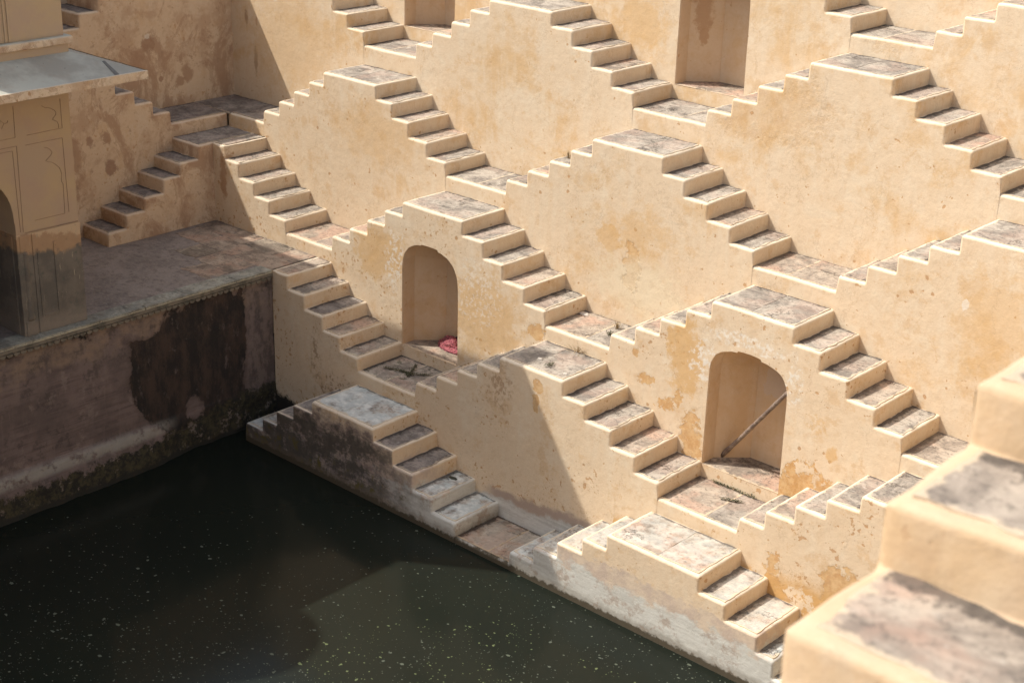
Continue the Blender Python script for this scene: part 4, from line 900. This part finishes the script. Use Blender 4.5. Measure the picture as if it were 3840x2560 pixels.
heap('dark_fold', (.05, 2.84, 1.79), (.30, .12, .155), flat('dark_maroon_cloth', (.07, .012, .022), .9, .4, 20, .6), CB, 5.5, rid=.14)
def tube(name, pts, rad, mat, parent=None, seg=12, loc=None):
    vs, fs = [], []; P = [Vector(p) for p in pts]
    for i, p in enumerate(P):
        d = (P[min(i+1, len(P)-1)]-P[max(0, i-1)]).normalized(); a = d.cross(Vector((0, 0, 1))); a = a.normalized() if a.length > .01 else Vector((1, 0, 0)); b_ = d.cross(a)
        for k in range(seg): t = 2*math.pi*k/seg; rr = rad[i]*(1+.10*noise.noise(p*9+Vector((k, 0, 0)))); vs.append(p+(a*math.cos(t)+b_*math.sin(t))*rr)
    for i in range(len(P)-1):
        for k in range(seg): x_ = i*seg+k; y_ = i*seg+(k+1) % seg; fs.append((x_, y_, y_+seg, x_+seg))
    fs.append(tuple(range(seg-1, -1, -1))); fs.append(tuple((len(P)-1)*seg+k for k in range(seg)))
    return meshobj(name, vs, fs, mat, parent, smooth=True, loc=loc)
def wood_mat():
    b = NB('weathered_wood'); f = b.noise(1, 5, .7, vec=b.vec('MULTIPLY', b.P, (5, 40, 9)))
    c = b.mix(b.ss(f, .4, .62), (.14, .10, .08), (.28, .215, .165)); b.l(c, b.b.inputs['Base Color']); b.b.inputs['Roughness'].default_value = .85
    b.l(b.bump(f, .6, .01), b.b.inputs['Normal']); return b.m
p_, q_ = Vector((6.13, 2.60, 1.815)), Vector((7.425, 2.245, 3.44)); pp = []; rr = []
for i in range(25):
    t = i/24; w = noise.noise_vector(Vector((t*2.4, 3, 1)))*.022; pp.append(p_.lerp(q_, t)+w); rr.append(.037-.006*t+.006*max(0, math.sin(t*17))**8)
tag(tube('wooden_pole', pp, rr, wood_mat(), loc=(6.13, 2.6, 1.79)), 'weathered round wooden pole leaning across the arched niche', 'pole')
mdry = flat('dry_grass_stems', (.30, .21, .10), .9, .4, 20, .1); mgrn = flat('small_green_leaves', (.080, .080, .038), .8, .4, 15, .1)
def tuft(loc, n, h, spread, mat, label, leafy=0, cat='weed', name='weed', kind=None, lean=(0, 0)):
    vs, fs = [], []; r_ = random.Random(int(loc[0]*100+loc[1]*37)); L = Vector(loc)
    for i in range(n):
        a = r_.random()*6.28; s = r_.random(); b0 = L+Vector((math.cos(a)*spread*s*.35, math.sin(a)*spread*s*.35, 0)); hh = h*r_.uniform(.4, 1)
        tip = b0+Vector((math.cos(a)*spread*s+lean[0]*hh, math.sin(a)*spread*s+lean[1]*hh, hh)); mid = b0.lerp(tip, .55)+Vector((0, 0, hh*.18)); sd = Vector((-math.sin(a), math.cos(a), 0))*.0035
        k = len(vs); vs += [b0-sd, b0+sd, mid+sd, mid-sd, tip]; fs += [(k, k+1, k+2, k+3), (k+3, k+2, k+4)]
        for q in range(leafy):
            c = b0.lerp(tip, r_.uniform(.3, 1)); an = r_.random()*6.28; l = r_.uniform(.012, .028); u = Vector((math.cos(an), math.sin(an), r_.uniform(-.2, .6)))*l; v = Vector((-math.sin(an), math.cos(an), .2))*l*.45
            k = len(vs); vs += [c, c+u*.5+v, c+u, c+u*.5-v]; fs += [(k, k+1, k+2, k+3)]
    return tag(meshobj(name, vs, fs, mat, None, loc=loc), label, cat, kind=kind)
tuft((3.60, 2.95, 3.14), 34, .17, .13, mdry, 'dry straggly weed on the landing between the two arched staircases', 1, lean=(0, 0))
tuft((3.72, 2.62, 3.14), 26, .10, .12, mgrn, 'small green weed against the first step left of the pole niche staircase', 3)
tuft((1.88, 3.55, 5.60), 26, .16, .15, mdry, 'dry twiggy weed on a step of the wall with the orange blotch', 1)
tuft((3.45, 2.12, 2.91), 40, .13, .30, mdry, 'thin dry weeds along the back of the platform crossed by the shadow', 1)
tuft((3.5, 1.38, 2.91), 22, .05, .09, mgrn, 'flat green weed near the front of the platform crossed by the shadow', 3)
def patch(name, pts, r, mat, label, n=260, h=.035):
    vs, fs = [], []; r_ = random.Random(5+len(label))
    for i in range(n):
        k0 = r_.randrange(len(pts)-1); t = r_.random(); a = Vector(pts[k0]).lerp(Vector(pts[k0+1]), t); an = r_.random()*6.28; s = r_.random()**1.4*r
        c = a+Vector((math.cos(an)*s, math.sin(an)*s*.6, r_.random()*h)); l = r_.uniform(.010, .024); an = r_.random()*6.28
        u = Vector((math.cos(an), math.sin(an), r_.uniform(-.3, .5)))*l; v = Vector((-math.sin(an), math.cos(an), r_.uniform(-.3, .5)))*l*.6
        k = len(vs); vs += [c, c+u*.5+v, c+u, c+u*.5-v]; fs.append((k, k+1, k+2, k+3))
    return tag(meshobj(name, vs, fs, mat, None, loc=pts[0]), label, 'moss', kind='stuff')
patch('moss', [(-.52, 1.50, 1.585), (-.20, 1.62, 1.585), (.02, 1.62, 1.585), (.30, 1.86, 1.585)], .085, mgrn, 'dark green moss creeping over the landing below the red cloth bundle', 620)
patch('moss', [(-.22, 2.00, 1.585), (-.05, 1.72, 1.585), (.05, 1.5, 1.585)], .06, mgrn, 'dark green moss along a crack in the shaded landing', 300)
patch('moss', [(6.30, 2.13, 1.58), (6.7, 2.13, 1.58), (7.1, 2.12, 1.58)], .05, mgrn, 'weedy moss in the joint below the niche sill where the pole stands', 300)
patch('moss', [(6.74, 1.73, 1.58), (6.9, 1.80, 1.58), (7.02, 1.86, 1.58)], .05, mgrn, 'moss clumps in the middle of the sunny landing below the pole niche', 160)
patch('moss', [(.38, 1.60, 1.585), (.62, 1.75, 1.585)], .04, mgrn, 'mossy tuft beside the lowest step left of the shadow edge staircase', 120)
tuft((8.32, .78, .60), 26, .04, .05, mgrn, 'tiny green tuft on a whitewashed step just above the pool', 4)
def chip(loc, r, mat, label, name='stone_chip', cat='stone', th=.015, n=6, st=1.6):
    vs = []; r_ = random.Random(int(loc[0]*91)); a0 = r_.random()*6
    for z in (0, th):
        for k in range(n): t = a0+2*math.pi*k/n; rr = r*(1-.25*(z > 0))*(.7+.5*noise.noise(Vector((k*3.3, loc[0], 0)))+.3); vs.append((loc[0]+math.cos(t)*rr*st, loc[1]+math.sin(t)*rr, loc[2]+z))
    fs = [tuple(range(n-1, -1, -1)), tuple(range(n, 2*n))]+[(k, (k+1) % n, n+(k+1) % n, n+k) for k in range(n)]
    return tag(meshobj(name, vs, fs, mat, None, loc=loc), label, cat)
mchip = flat('pale_broken_plaster', (.55, .50, .43), .9, .2)
chip((2.78, 3.08, 3.148), .065, mchip, 'flat pale plaster chip in the shade at the back of the landing')
chip((3.20, 1.47, 2.906), .035, mchip, 'little pale plaster chip on the platform crossed by the shadow')
chip((3.9, 1.30, 2.906), .028, mchip, 'bright pebble of plaster at the front rim of the shadow-crossed platform')
chip((1.93, .80, .512), .055, flat('dark_wet_leaf', (.03, .04, .03), .5, .3), 'dark wet leaf lying on a white limewashed step by the water', 'leaf', 'leaf', th=.006, st=2.0)
